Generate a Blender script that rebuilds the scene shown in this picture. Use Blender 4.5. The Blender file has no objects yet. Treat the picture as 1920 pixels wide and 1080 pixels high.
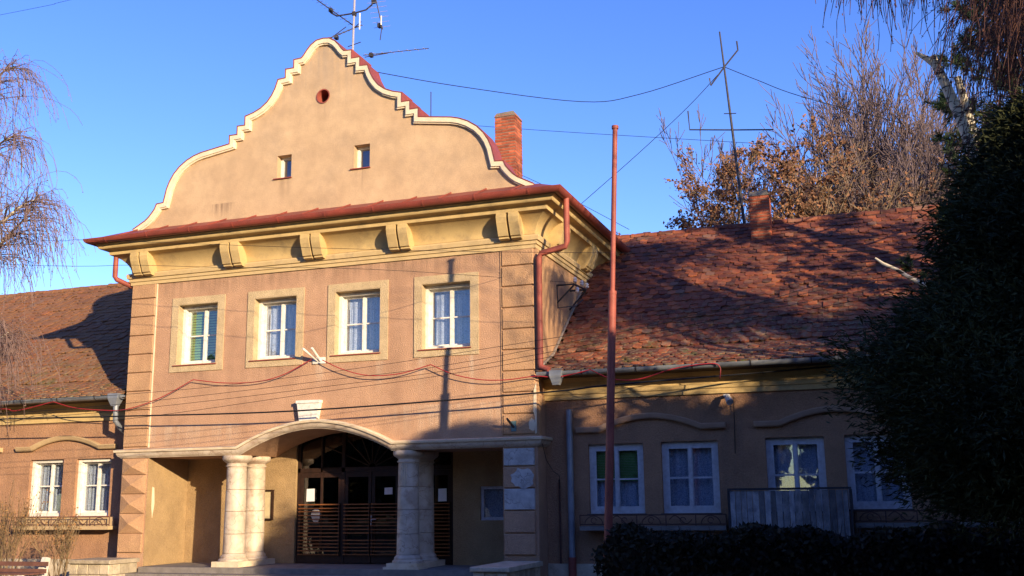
import bpy, math, random
import numpy as np
from mathutils import Vector, Matrix
from mathutils.geometry import tessellate_polygon
S = bpy.context.scene
COL = S.collection
R = math.radians
random.seed(7); rng = np.random.default_rng(7)

# ------------------------------------------------------------------ camera, sky, sun, exposure
CAM = (6.1174, -18.6, 1.6)
def make_camera():
    yaw, pitch, roll = 0.34028887, 0.19918752, 0.01223756
    cy, sy, cp, sp = math.cos(yaw), math.sin(yaw), math.cos(pitch), math.sin(pitch)
    f = Vector((-sy*cp, cy*cp, sp)); r = Vector((cy, sy, 0)); d = f.cross(r)
    cr, sr = math.cos(roll), math.sin(roll)
    r2 = cr*r + sr*d; d2 = -sr*r + cr*d
    m = Matrix(((r2.x, -d2.x, -f.x, CAM[0]), (r2.y, -d2.y, -f.y, CAM[1]), (r2.z, -d2.z, -f.z, CAM[2]), (0, 0, 0, 1)))
    c = bpy.data.cameras.new('camera'); o = bpy.data.objects.new('camera', c); COL.objects.link(o)
    o.matrix_world = m; c.sensor_width = 36; c.lens = 1960.4/1920*36; c.clip_end = 3000; c.clip_start = .1
    S.camera = o
make_camera()
SUN_AZ, SUN_EL = R(52.5), R(12)          # the light travels towards -x and +y
w = bpy.data.worlds.new('World'); S.world = w; w.use_nodes = True
nt = w.node_tree; nt.nodes.clear()
sky = nt.nodes.new('ShaderNodeTexSky'); sky.sky_type = 'NISHITA'; sky.sun_disc = False
sky.sun_elevation = SUN_EL; sky.sun_rotation = math.pi - SUN_AZ
sky.air_density = 1.0; sky.dust_density = .2; sky.ozone_density = 3.0; sky.altitude = 300
bg = nt.nodes.new('ShaderNodeBackground'); bg.inputs['Strength'].default_value = .15
out = nt.nodes.new('ShaderNodeOutputWorld')
hs = nt.nodes.new('ShaderNodeHueSaturation'); hs.inputs['Saturation'].default_value = 1.2; hs.inputs['Hue'].default_value = .527; hs.inputs['Value'].default_value = 1.25
nt.links.new(sky.outputs[0], hs.inputs['Color']); nt.links.new(hs.outputs[0], bg.inputs[0]); nt.links.new(bg.outputs[0], out.inputs[0])
sl = bpy.data.lights.new('sun', 'SUN'); sl.energy = 4.8; sl.angle = R(.53); sl.color = (1, .79, .50)
so = bpy.data.objects.new('sun', sl); COL.objects.link(so)
sd = Vector((-math.sin(SUN_AZ)*math.cos(SUN_EL), math.cos(SUN_AZ)*math.cos(SUN_EL), -math.sin(SUN_EL)))
so.rotation_euler = sd.to_track_quat('-Z', 'Y').to_euler(); so.location = (20, -20, 15)
S.view_settings.view_transform = 'Standard'; S.view_settings.look = 'None'
S.view_settings.exposure = .90; S.view_settings.gamma = 1
S.view_settings.use_curve_mapping = False

# ------------------------------------------------------------------ materials
MATS = {}
def mat(name, c1, c2=None, scale=4.0, rough=.85, bump=0.0, bscale=60.0, stain=None, stain_scale=.7, stain_amt=.5,
        metallic=0.0, streak=False, grain=0.0, drips=(), voronoi=None, rnd=0.0, spec=.3, trans=0.0, detail=6):
    if name in MATS: return MATS[name]
    m = bpy.data.materials.new(name); m.use_nodes = True; MATS[name] = m
    n = m.node_tree; L = n.links; b = n.nodes['Principled BSDF']
    b.inputs['Roughness'].default_value = rough; b.inputs['Metallic'].default_value = metallic
    b.inputs['Specular IOR Level'].default_value = spec
    geo = n.nodes.new('ShaderNodeNewGeometry'); pos = geo.outputs['Position']
    def noise(s, d=6, vec=pos, rg=.55):
        t = n.nodes.new('ShaderNodeTexNoise'); t.inputs['Scale'].default_value = s; t.inputs['Detail'].default_value = d
        t.inputs['Roughness'].default_value = rg; L.new(vec, t.inputs['Vector']); return t.outputs['Fac']
    def ramp(fac, a, c, lo=.35, hi=.65):
        r = n.nodes.new('ShaderNodeValToRGB'); r.color_ramp.elements[0].position = lo; r.color_ramp.elements[1].position = hi
        r.color_ramp.elements[0].color = (*a, 1); r.color_ramp.elements[1].color = (*c, 1); L.new(fac, r.inputs[0]); return r.outputs[0]
    def mix(fac, a, c):
        x = n.nodes.new('ShaderNodeMix'); x.data_type = 'RGBA'
        if isinstance(fac, float): x.inputs[0].default_value = fac
        else: L.new(fac, x.inputs[0])
        for i, v in ((6, a), (7, c)):
            if isinstance(v, tuple): x.inputs[i].default_value = (*v, 1)
            else: L.new(v, x.inputs[i])
        return x.outputs[2]
    c2 = c2 or tuple(v*.8 for v in c1)
    col = ramp(noise(scale, detail), c2, c1)
    if rnd:
        oi = n.nodes.new('ShaderNodeObjectInfo'); hs = n.nodes.new('ShaderNodeHueSaturation')
        mr = n.nodes.new('ShaderNodeMapRange'); mr.inputs[3].default_value = 1-rnd; mr.inputs[4].default_value = 1+rnd
        L.new(oi.outputs['Random'], mr.inputs[0]); L.new(mr.outputs[0], hs.inputs['Value']); L.new(col, hs.inputs['Color']); col = hs.outputs[0]
    if stain:
        vec = pos
        if streak:
            mp = n.nodes.new('ShaderNodeMapping'); mp.inputs['Scale'].default_value = (1, 1, .12); L.new(pos, mp.inputs[0]); vec = mp.outputs[0]
        f = noise(stain_scale, 8, vec, .7)
        r = n.nodes.new('ShaderNodeMapRange'); r.inputs[1].default_value = .5; r.inputs[2].default_value = .72; r.inputs[4].default_value = stain_amt
        L.new(f, r.inputs[0]); col = mix(r.outputs[0], col, stain)
    if voronoi:
        v = n.nodes.new('ShaderNodeTexVoronoi'); v.feature = 'DISTANCE_TO_EDGE'; v.inputs['Scale'].default_value = voronoi[0]
        ns = n.nodes.new('ShaderNodeTexNoise'); ns.inputs['Scale'].default_value = 6; L.new(pos, ns.inputs['Vector'])
        va = n.nodes.new('ShaderNodeVectorMath'); va.operation = 'MULTIPLY_ADD'; va.inputs[1].default_value = (.25, .25, .25)
        L.new(ns.outputs['Color'], va.inputs[0]); L.new(pos, va.inputs[2]); L.new(va.outputs[0], v.inputs['Vector'])
        r = n.nodes.new('ShaderNodeMapRange'); r.inputs[1].default_value = 0; r.inputs[2].default_value = voronoi[2]; r.inputs[3].default_value = .75; r.inputs[4].default_value = 0
        L.new(v.outputs['Distance'], r.inputs[0]); col = mix(r.outputs[0], col, voronoi[1])
    if drips:
        sx = n.nodes.new('ShaderNodeSeparateXYZ'); L.new(pos, sx.inputs[0])
        mp = n.nodes.new('ShaderNodeMapping'); mp.inputs['Scale'].default_value = (6, 6, .35); L.new(pos, mp.inputs[0]); fs = noise(1.3, 5, mp.outputs[0], .6)
        def ss(v, a, c, o0, o1):
            x = n.nodes.new('ShaderNodeMapRange'); x.interpolation_type = 'SMOOTHSTEP'; x.inputs[1].default_value = a; x.inputs[2].default_value = c; x.inputs[3].default_value = o0; x.inputs[4].default_value = o1; L.new(v, x.inputs[0]); return x.outputs[0]
        def mu(a, c):
            x = n.nodes.new('ShaderNodeMath'); x.operation = 'MULTIPLY'; L.new(a, x.inputs[0]); L.new(c, x.inputs[1]); return x.outputs[0]
        st_ = ss(fs, .38, .62, .15, 1.0)
        for xa, xb, zt, zl_, cl, am in drips:
            e_ = min(.5, (xb-xa)/2.1); f = mu(ss(sx.outputs['X'], xa, xa+e_, 0, 1), ss(sx.outputs['X'], xb-e_, xb, 1, 0)); f = mu(f, ss(sx.outputs['Z'], zt-zl_, zt-.02, 0, am)); f = mu(f, ss(sx.outputs['Z'], zt, zt+.03, 1, 0)); col = mix(mu(f, st_), col, cl)
    if grain:
        for sc_, amt in ((55, grain), (3.5, grain*.6)):
            g1 = n.nodes.new('ShaderNodeMapRange'); g1.inputs[1].default_value = .3; g1.inputs[2].default_value = .7; g1.inputs[3].default_value = 1-amt; g1.inputs[4].default_value = 1+amt*.7
            L.new(noise(sc_, 3), g1.inputs[0]); h1 = n.nodes.new('ShaderNodeHueSaturation'); L.new(g1.outputs[0], h1.inputs['Value']); L.new(col, h1.inputs['Color']); col = h1.outputs[0]
    L.new(col, b.inputs['Base Color'])
    if bump:
        bp = n.nodes.new('ShaderNodeBump'); bp.inputs['Strength'].default_value = bump; bp.inputs['Distance'].default_value = .02
        L.new(noise(bscale, 4), bp.inputs['Height']); L.new(bp.outputs[0], b.inputs['Normal'])
    return m

LT, DK = (.62, .50, .38), (.16, .10, .07)
PLASTER = mat('plaster_pink', grain=.17, c1=(.51, .305, .19), c2=(.44, .255, .16), scale=1.3, rough=.92, bump=1.0, bscale=45, stain=(.27, .155, .10), stain_scale=.9, stain_amt=.45, streak=True, drips=((-2.5, -2.25, 4.34, .8, LT, .6), (-1.4, -1.12, 4.34, 1.1, LT, .6), (-3.4, -3.15, 4.34, .7, LT, .5), (-4.8, -4.48, 4.34, .5, LT, .55), (-6.4, -5.0, 4.34, .5, DK, .3), (-9.4, 0, 6.33, .55, DK, .35), (-9.4, -6.3, 3.2, .7, LT, .35), (-3.2, 0, 3.4, .8, LT, .3), (-8.4, -6.9, 4.34, .7, DK, .3)))
PLASTER_O = mat('plaster_ochre', grain=.17, c1=(.56, .385, .235), c2=(.49, .33, .20), scale=1.1, rough=.92, bump=.55, bscale=80, stain=(.33, .24, .17), stain_scale=.8, stain_amt=.5, drips=((-5.85, -5.35, 8.39, .7, DK, .4), (-4.0, -3.5, 8.39, .7, DK, .35), (-4.9, -4.5, 9.96, .8, DK, .35), (-7.7, -6.7, 7.98, .42, DK, .8), (-1.6, -.6, 9.1, 1.3, (.30, .2, .14), .5), (-6.3, -3.0, 11.4, 2.2, (.36, .27, .2), .6)))
PLASTER_Q = mat('plaster_quoin', grain=.17, c1=(.50, .30, .165), c2=(.45, .26, .145), scale=1.3, rough=.92, bump=1.0, bscale=45, stain=(.34, .2, .13), stain_scale=2, stain_amt=.4)
PLASTER_SIDE = mat('plaster_side', grain=.17, c1=(.50, .29, .155), c2=(.44, .25, .135), scale=1.3, rough=.92, bump=1.0, bscale=45, stain=(.17, .12, .09), stain_scale=1.8, stain_amt=.5, streak=True)
FRAMING = mat('plaster_frame', grain=.17, c1=(.56, .42, .25), c2=(.50, .37, .22), scale=5, rough=.92, bump=1.0, bscale=45, stain=(.35, .25, .15), stain_scale=3, stain_amt=.3)
YELLOW = mat('plaster_yellow', (.57, .41, .19), (.50, .35, .16), 2.0, .85, .15, 60, stain=(.2, .15, .1), stain_scale=2.4, stain_amt=.6, grain=.08)
CREAM = mat('cream_stone', (.72, .60, .44), (.60, .47, .33), 6, .8, .3, 60, stain=(.33, .2, .11), stain_scale=3, stain_amt=.7)
TRIM = mat('cream_paint', (.74, .62, .45), (.66, .54, .38), 6, .8, .25, 60, stain=(.4, .3, .2), stain_scale=2.5, stain_amt=.3)
MARBLE = mat('veined_marble', (.60, .50, .40), (.44, .35, .27), 3, .5, .25, 30, voronoi=(2.0, (.22, .13, .09), .013), stain=(.27, .16, .11), stain_scale=3.6, stain_amt=.85, spec=.4)
PEELED = mat('peeled_render', (.55, .52, .50), (.42, .39, .38), 7, .9, .7, 30, voronoi=(1.7, (.2, .17, .17), .012), stain=(.2, .17, .15), stain_scale=4, stain_amt=.5)
WWING = mat('plaster_wing', grain=.17, c1=(.41, .225, .13), c2=(.34, .185, .11), scale=1.6, rough=.92, bump=1.0, bscale=45, stain=(.12, .10, .08), stain_scale=1.0, stain_amt=.5, streak=True)
WHITE = mat('white_paint', (.76, .73, .66), (.66, .62, .56), 12, .55, .1, 90, stain=(.36, .28, .2), stain_scale=9, stain_amt=.5)
WHITE_B = mat('white_paint_worn', (.58, .56, .58), (.48, .46, .48), 12, .6, .1, 90, stain=(.25, .2, .17), stain_scale=8, stain_amt=.5)
REDMETAL = mat('red_painted_metal', grain=.2, c1=(.30, .06, .04), c2=(.22, .05, .036), scale=2.5, rough=.55, bump=.2, bscale=20, stain=(.10, .04, .03), stain_scale=3, stain_amt=.4, spec=.45)
REDPIPE = mat('red_pipe', grain=.15, c1=(.34, .085, .06), c2=(.25, .06, .045), scale=3, rough=.6, bump=.1, bscale=30, stain=(.12, .05, .035), stain_scale=4, stain_amt=.5, spec=.35)
ZINC = mat('zinc', (.30, .32, .36), (.21, .23, .27), 4, .45, .1, 20, metallic=.4)
DARKWOOD = mat('dark_wood', (.035, .016, .011), (.02, .01, .008), 9, .5, .1, 40)
SLATWOOD = mat('slat_wood', (.26, .095, .03), (.17, .06, .02), 9, .45, .1, 40, rnd=.2)
SOFFIT = mat('soffit_boards', (.09, .055, .035), (.06, .04, .025), 5, .8, .2, 30)
GREYWOOD = mat('weathered_boards', (.36, .33, .33), (.19, .18, .19), 7, .9, .6, 40, stain=(.06, .05, .06), stain_scale=2.5, stain_amt=.6, streak=True, rnd=.6)
IRON = mat('dark_iron', (.05, .045, .05), (.03, .025, .03), 20, .6, .1, 60)
RUSTIRON = mat('rusty_iron', (.12, .05, .035), (.07, .035, .03), 20, .7, .1, 60)
ALU = mat('dull_aluminium', (.42, .38, .40), (.33, .30, .33), 20, .5, 0, 60, metallic=.3)
CABLE = mat('black_cable', (.012, .012, .014), None, 20, .6)
REDCABLE = mat('red_cable', (.38, .02, .03), (.30, .02, .025), 20, .5)
BRICK = mat('brick', (.42, .11, .05), (.30, .075, .04), 14, .9, .4, 60, stain=(.10, .05, .04), stain_scale=6, stain_amt=.6, rnd=.35)
MORTAR = mat('mortar', (.30, .24, .19), (.22, .17, .14), 9, .95, .4, 60)
CONC = mat('concrete', (.24, .21, .195), (.17, .15, .14), 5, .92, .5, 50, stain=(.12, .11, .10), stain_scale=2, stain_amt=.6)
CAPCONC = mat('chimney_cap', (.22, .19, .15), (.16, .14, .11), 5, .92, .5, 50)
STONE = mat('pale_stone', (.50, .42, .31), (.38, .31, .23), 6, .9, .6, 30, stain=(.16, .13, .10), stain_scale=5, stain_amt=.6, rnd=.25)
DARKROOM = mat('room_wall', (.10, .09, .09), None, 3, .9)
PORCHWALL = mat('porch_wall', grain=.17, c1=(.40, .27, .14), c2=(.33, .22, .115), scale=2, rough=.92, bump=1.0, bscale=45, stain=(.22, .15, .09), stain_scale=1.2, stain_amt=.3)
PAPER = mat('paper', (.75, .74, .76), (.7, .69, .72), 20, .8)
INSUL = mat('porcelain', (.75, .75, .78), None, 20, .2, spec=.6)
TEAL = mat('teal_plate', (.14, .26, .27), (.08, .15, .16), 10, .7)
GRASS = mat('winter_grass', (.07, .07, .035), (.045, .04, .025), 3, .95, .8, 30)
PAVE = mat('path_paving', (.12, .11, .10), (.08, .075, .07), 3, .95, .5, 40, stain=(.08, .07, .06), stain_scale=1, stain_amt=.5)
BLIND = mat('green_blind', (.30, .50, .16), (.24, .42, .13), 5, .7)
LACE = mat('lace_curtain', (.74, .75, .82), (.42, .44, .54), 45, .9, .3, 60, detail=2)
LACE_W = mat('lace_border', (.85, .85, .88), (.45, .46, .52), 60, .9, .3, 60, detail=2)
BARK_D = mat('dark_bark', (.10, .07, .055), (.055, .04, .035), 9, .95, .4, 40)
BARK_P = mat('purplish_bark', (.19, .135, .135), (.12, .085, .09), 6, .95)
BARK_T = mat('tan_bark', (.27, .19, .12), (.15, .10, .07), 6, .95, .4, 40)
TWIG_R = mat('reddish_twig', (.13, .055, .04), (.07, .035, .03), 5, .9)
TWIG_L = mat('birch_twig', (.24, .155, .135), (.15, .10, .095), 5, .9)
SHRUBTWIG = mat('dry_shrub_twig', (.27, .19, .10), (.18, .12, .07), 6, .9)
DEADLEAF = mat('brown_leaf', (.25, .115, .055), (.15, .075, .045), 3, .8)
DRYLEAF = mat('dry_leaf', (.32, .18, .07), (.20, .10, .045), 4, .8)
CONIFER = mat('thuja_green', (.046, .050, .014), (.018, .024, .009), 1.2, .85)
PINE = mat('pine_green', (.035, .065, .025), (.02, .04, .018), 1.5, .8)
HEDGE = mat('hedge_leaf', (.04, .034, .02), (.022, .02, .013), 3, .9)

def birch_bark():
    m = bpy.data.materials.new('white_birch_bark'); m.use_nodes = True; n = m.node_tree; L = n.links; b = n.nodes['Principled BSDF']
    g = n.nodes.new('ShaderNodeNewGeometry'); mp = n.nodes.new('ShaderNodeMapping'); mp.inputs['Scale'].default_value = (3, 3, 14)
    t = n.nodes.new('ShaderNodeTexNoise'); t.inputs['Scale'].default_value = 1.2; t.inputs['Detail'].default_value = 5
    r = n.nodes.new('ShaderNodeValToRGB'); e = r.color_ramp.elements
    e[0].position = .40; e[0].color = (.035, .03, .025, 1); e[1].position = .46; e[1].color = (.62, .54, .42, 1)
    L.new(g.outputs['Position'], mp.inputs[0]); L.new(mp.outputs[0], t.inputs['Vector']); L.new(t.outputs['Fac'], r.inputs[0]); L.new(r.outputs[0], b.inputs['Base Color'])
    b.inputs['Roughness'].default_value = .8
    return m
BIRCH = birch_bark()

def glass_mat(name, refl, tint):
    m = bpy.data.materials.new(name); m.use_nodes = True; n = m.node_tree; n.nodes.clear(); L = n.links
    o = n.nodes.new('ShaderNodeOutputMaterial'); tr = n.nodes.new('ShaderNodeBsdfTransparent'); tr.inputs[0].default_value = (*tint, 1)
    gl = n.nodes.new('ShaderNodeBsdfGlossy'); gl.inputs['Roughness'].default_value = .02; gl.inputs[0].default_value = (.95, .95, 1, 1)
    lw = n.nodes.new('ShaderNodeLayerWeight'); lw.inputs[0].default_value = .5; fr = n.nodes.new('ShaderNodeMath'); fr.operation = 'POWER'; fr.inputs[1].default_value = 4; L.new(lw.outputs['Facing'], fr.inputs[0])
    ns = n.nodes.new('ShaderNodeTexNoise'); ns.inputs['Scale'].default_value = 2.2; g = n.nodes.new('ShaderNodeNewGeometry'); L.new(g.outputs['Position'], ns.inputs['Vector'])
    bp = n.nodes.new('ShaderNodeBump'); bp.inputs['Strength'].default_value = .05; bp.inputs['Distance'].default_value = .05; L.new(ns.outputs['Fac'], bp.inputs['Height']); L.new(bp.outputs[0], gl.inputs['Normal'])
    ad = n.nodes.new('ShaderNodeMath'); ad.operation = 'MULTIPLY_ADD'; ad.inputs[1].default_value = .9; ad.inputs[2].default_value = refl; ad.use_clamp = True
    mx = n.nodes.new('ShaderNodeMixShader'); L.new(fr.outputs[0], ad.inputs[0]); L.new(ad.outputs[0], mx.inputs[0]); L.new(tr.outputs[0], mx.inputs[1]); L.new(gl.outputs[0], mx.inputs[2])
    L.new(mx.outputs[0], o.inputs[0]); return m
GLASS = glass_mat('window_glass', .10, (.84, .87, .9))
GLASS_D = glass_mat('door_glass', .07, (.5, .45, .4))

def tile_mat():
    m = bpy.data.materials.new('clay_tile'); m.use_nodes = True; n = m.node_tree; L = n.links; b = n.nodes['Principled BSDF']
    b.inputs['Roughness'].default_value = .9; b.inputs['Specular IOR Level'].default_value = .15
    at = n.nodes.new('ShaderNodeAttribute'); at.attribute_name = 'tone'
    oi = n.nodes.new('ShaderNodeObjectInfo')
    ad = n.nodes.new('ShaderNodeMath'); ad.operation = 'ADD'; L.new(at.outputs['Fac'], ad.inputs[0]); L.new(oi.outputs['Random'], ad.inputs[1])
    fr = n.nodes.new('ShaderNodeMath'); fr.operation = 'FRACT'; L.new(ad.outputs[0], fr.inputs[0])
    r = n.nodes.new('ShaderNodeValToRGB'); cr = r.color_ramp
    cr.elements[0].position = 0; cr.elements[0].color = (.085, .035, .03, 1)
    cr.elements[1].position = 1; cr.elements[1].color = (.46, .13, .05, 1)
    for p, c in ((.2, (.15, .05, .035)), (.5, (.20, .062, .038)), (.8, (.26, .075, .04)), (.9, (.38, .11, .045)), (.96, (.20, .11, .08))):
        e = cr.elements.new(p); e.color = (*c, 1)
    L.new(fr.outputs[0], r.inputs[0])
    g = n.nodes.new('ShaderNodeNewGeometry'); pos = g.outputs['Position']
    sx = n.nodes.new('ShaderNodeSeparateXYZ'); L.new(pos, sx.inputs[0])
    def noise(s, d, rg=.6):
        t = n.nodes.new('ShaderNodeTexNoise'); t.inputs['Scale'].default_value = s; t.inputs['Detail'].default_value = d; t.inputs['Roughness'].default_value = rg; L.new(pos, t.inputs['Vector']); return t.outputs['Fac']
    def mr(v, a, bb, c, d):
        x = n.nodes.new('ShaderNodeMapRange'); x.inputs[1].default_value = a; x.inputs[2].default_value = bb; x.inputs[3].default_value = c; x.inputs[4].default_value = d; L.new(v, x.inputs[0]); return x.outputs[0]
    def mul(a, bb):
        x = n.nodes.new('ShaderNodeMath'); x.operation = 'MULTIPLY'; L.new(a, x.inputs[0]); L.new(bb, x.inputs[1]); return x.outputs[0]
    def mix(f, a, c):
        x = n.nodes.new('ShaderNodeMix'); x.data_type = 'RGBA'; L.new(f, x.inputs[0]); L.new(a, x.inputs[6]); x.inputs[7].default_value = (*c, 1); return x.outputs[2]
    # the left wing's tiles are older and browner, with moss; the right wing's eaves carry lichen
    left = mr(sx.outputs['X'], -9.3, -9.2, 1, 0)
    col = mix(mul(left, mr(noise(1.2, 3), .3, .6, .5, .85)), r.outputs[0], (.235, .115, .055))
    lich = mul(mr(noise(9, 6, .75), .48, .61, 0, .85), mr(sx.outputs['Z'], 4.0, 6.2, 1, .22))
    col = mix(lich, col, (.25, .20, .125))
    moss = mul(mr(noise(2.3, 6, .75), .54, .66, 0, .9), mr(sx.outputs['Z'], 4.0, 5.6, 1, .08))
    col = mix(moss, col, (.07, .09, .022))
    grey = mr(noise(.9, 7, .8), .60, .72, 0, .55)
    col = mix(grey, col, (.20, .17, .17))
    L.new(col, b.inputs['Base Color'])
    bp = n.nodes.new('ShaderNodeBump'); bp.inputs['Strength'].default_value = .5; bp.inputs['Distance'].default_value = .01; L.new(noise(50, 4), bp.inputs['Height']); L.new(bp.outputs[0], b.inputs['Normal'])
    return m
TILE = tile_mat()

# ------------------------------------------------------------------ building helpers
WL = {}
def props(o, label=None, cat=None, group=None, kind=None):
    if label: o['label'] = label
    if cat: o['category'] = cat
    if group: o['group'] = group
    if kind: o['kind'] = kind
    return o
def empty(name, loc, label=None, cat=None, group=None):
    o = bpy.data.objects.new(name, None); COL.objects.link(o); o.location = loc; o.empty_display_size = .2
    WL[o.name] = Vector(loc); return props(o, label, cat, group)
def link_mesh(name, me, mt, parent=None, smooth=False, **kw):
    me.materials.append(mt)
    o = bpy.data.objects.new(name, me); COL.objects.link(o)
    n = len(me.vertices); co = np.empty(n*3, np.float32); me.vertices.foreach_get('co', co); co = co.reshape(-1, 3)
    if parent is not None:
        base = np.array(WL[parent.name]); o.parent = parent; WL[o.name] = WL[parent.name]
    else:
        base = np.array([(co[:, 0].min()+co[:, 0].max())/2, (co[:, 1].min()+co[:, 1].max())/2, co[:, 2].min()]); o.location = base; WL[o.name] = Vector(base)
    co -= base.astype(np.float32); me.vertices.foreach_set('co', co.ravel())
    if smooth: me.polygons.foreach_set('use_smooth', [True]*len(me.polygons))
    me.update(); return props(o, **kw)
class MB:
    def __init__(s): s.v = []; s.f = []
    def add(s, vs, fs):
        k = len(s.v); s.v += [tuple(p) for p in vs]; s.f += [tuple(i+k for i in f) for f in fs]; return s
    def box(s, x0, x1, y0, y1, z0, z1):
        return s.add([(x0, y0, z0), (x1, y0, z0), (x1, y1, z0), (x0, y1, z0), (x0, y0, z1), (x1, y0, z1), (x1, y1, z1), (x0, y1, z1)],
                     [(0, 3, 2, 1), (4, 5, 6, 7), (0, 1, 5, 4), (1, 2, 6, 5), (2, 3, 7, 6), (3, 0, 4, 7)])
    def cbox(s, x0, x1, y0, y1, z0, z1, b=.01):      # box with its front (low y) edges chamfered
        v = [(x0, y0+b, z0), (x1, y0+b, z0), (x1, y0+b, z1), (x0, y0+b, z1), (x0+b, y0, z0+b), (x1-b, y0, z0+b), (x1-b, y0, z1-b), (x0+b, y0, z1-b),
             (x0, y1, z0), (x1, y1, z0), (x1, y1, z1), (x0, y1, z1)]
        return s.add(v, [(4, 5, 6, 7), (0, 1, 5, 4), (1, 2, 6, 5), (2, 3, 7, 6), (3, 0, 4, 7), (8, 9, 1, 0), (9, 10, 2, 1), (10, 11, 3, 2), (11, 8, 0, 3), (11, 10, 9, 8)])
    def tube(s, pts, r, n=8, cap=True):
        pts = [Vector(p) for p in pts]; k = len(pts); rs = r if isinstance(r, (list, tuple)) else [r]*k
        vs = []; a = None
        for i, p in enumerate(pts):
            d = (pts[min(i+1, k-1)] - pts[max(i-1, 0)]).normalized()
            if a is None: a = d.orthogonal().normalized()
            a = (a - d*a.dot(d)).normalized(); b = d.cross(a)
            for j in range(n):
                t = 2*math.pi*j/n; vs.append(p + (a*math.cos(t) + b*math.sin(t))*rs[i])
        fs = [(i*n+j, i*n+(j+1) % n, (i+1)*n+(j+1) % n, (i+1)*n+j) for i in range(k-1) for j in range(n)]
        if cap: fs += [tuple(range(n))[::-1], tuple((k-1)*n+j for j in range(n))]
        return s.add(vs, fs)
    def lathe(s, prof, cx, cy, n=24):
        vs = [(cx+r*math.cos(2*math.pi*j/n), cy+r*math.sin(2*math.pi*j/n), z) for r, z in prof for j in range(n)]
        k = len(prof); fs = [(i*n+j, i*n+(j+1) % n, (i+1)*n+(j+1) % n, (i+1)*n+j) for i in range(k-1) for j in range(n)]
        fs += [tuple(range(n))[::-1], tuple((k-1)*n+j for j in range(n))]
        return s.add(vs, fs)
    def plate(s, outer, holes, y0, y1, plane='y'):   # polygon in x,z extruded from y0 to y1 (plane 'x': polygon in y,z)
        loops = [outer] + list(holes); T = (lambda a, z, d: (a, d, z)) if plane == 'y' else (lambda a, z, d: (d, a, z))
        tri = tessellate_polygon([[Vector((a, z, 0)) for a, z in lp] for lp in loops])
        flat = [p for lp in loops for p in lp]; n = len(flat)
        vs = [T(a, z, y0) for a, z in flat] + [T(a, z, y1) for a, z in flat]
        fs = [tuple(t) for t in tri] + [tuple(i+n for i in t)[::-1] for t in tri]
        k = 0
        for lp in loops:
            m = len(lp); fs += [(k+i, k+(i+1) % m, n+k+(i+1) % m, n+k+i) for i in range(m)]; k += m
        return s.add(vs, fs)
    def sweep(s, frames, prof, closed=True):        # frames: (P, O, N); a profile point (n, e) sits at P + O*e + N*n
        m = len(prof); vs = [Vector(P)+Vector(O)*e+Vector(N)*q for P, O, N in frames for q, e in prof]; k = len(frames)
        rr = range(m) if closed else range(m-1)
        fs = [(i*m+j, i*m+(j+1) % m, (i+1)*m+(j+1) % m, (i+1)*m+j) for i in range(k-1) for j in rr]
        if closed: fs += [tuple(range(m))[::-1], tuple((k-1)*m+j for j in range(m))]
        return s.add(vs, fs)
    def build(s, name, mt, parent=None, smooth=False, fix=True, **kw):
        me = bpy.data.meshes.new(name); me.from_pydata(s.v, [], s.f); me.validate()
        if fix:
            import bmesh
            bm = bmesh.new(); bm.from_mesh(me); bmesh.ops.recalc_face_normals(bm, faces=bm.faces); bm.to_mesh(me); bm.free()
        o = link_mesh(name, me, mt, parent, smooth=bool(smooth), **kw)
        if smooth:
            me.polygons.foreach_set('use_smooth', [True]*len(me.polygons))
            me.set_sharp_from_angle(angle=R(35))
        return o
def B(name, mt, parent, *a, **kw): return MB().box(*a).build(name, mt, parent, **kw)
def TUBE(name, mt, parent, pts, r, n=8, **kw): return MB().tube(pts, r, n).build(name, mt, parent, smooth=True, **kw)
def copy_to(o, parent, loc, rot=None):
    c = o.copy(); COL.objects.link(c); c.parent = parent; c.location = Vector(loc)-WL[parent.name]
    if rot is not None: c.rotation_euler = rot
    WL[c.name] = Vector(loc); return c
def piece(name, mb, mt, **kw):                      # a mesh whose vertices are local to its own origin
    me = bpy.data.meshes.new(name); me.from_pydata(mb.v, [], mb.f); me.materials.append(mt); me.update(); return me
def put(name, me, parent, loc, rot=(0, 0, 0), scale=(1, 1, 1)):
    o = bpy.data.objects.new(name, me); COL.objects.link(o); o.parent = parent
    o.location = Vector(loc)-(WL[parent.name] if parent else Vector()); o.rotation_euler = rot; o.scale = scale; return o
def miter2(pts, closed=False):                      # left-hand normals of a 2D polyline, mitred
    out = []; k = len(pts)
    for i in range(k):
        ds = []
        if i > 0: ds.append((Vector(pts[i])-Vector(pts[i-1])).normalized())
        if i < k-1: ds.append((Vector(pts[i+1])-Vector(pts[i])).normalized())
        ns = [Vector((-d.y, d.x)) for d in ds]
        if len(ns) == 1: out.append(ns[0])
        else:
            m = ns[0]+ns[1]; q = m.length_squared
            out.append(m*(2/q) if q > .05 else ns[0])
    return out
def rect(x0, x1, z0, z1): return [(x0, z0), (x1, z0), (x1, z1), (x0, z1)]

# ------------------------------------------------------------------ ground
B('ground', GRASS, None, -400, 400, -400, 600, -.5, 0, kind='structure')
MB().box(-9.2, .4, -30, -1.25, .0, .004).build('path', PAVE, None, kind='structure')
bm_ = MB(); bm_.box(-8.68, -.72, -.18, 1.35, 0, .32); bm_.build('porch_floor', CONC, None, kind='structure')
st = empty('steps', (-4.7, -.6, 0)); st['kind'] = 'structure'
for k, (ya, zb) in enumerate(((-.52, .21), (-.86, .105))):
    x = -9.0 + .0; 
    MB().box(-9.05, -.72, ya, ya+.34, 0, zb).build('step', CONC, st)

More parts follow.
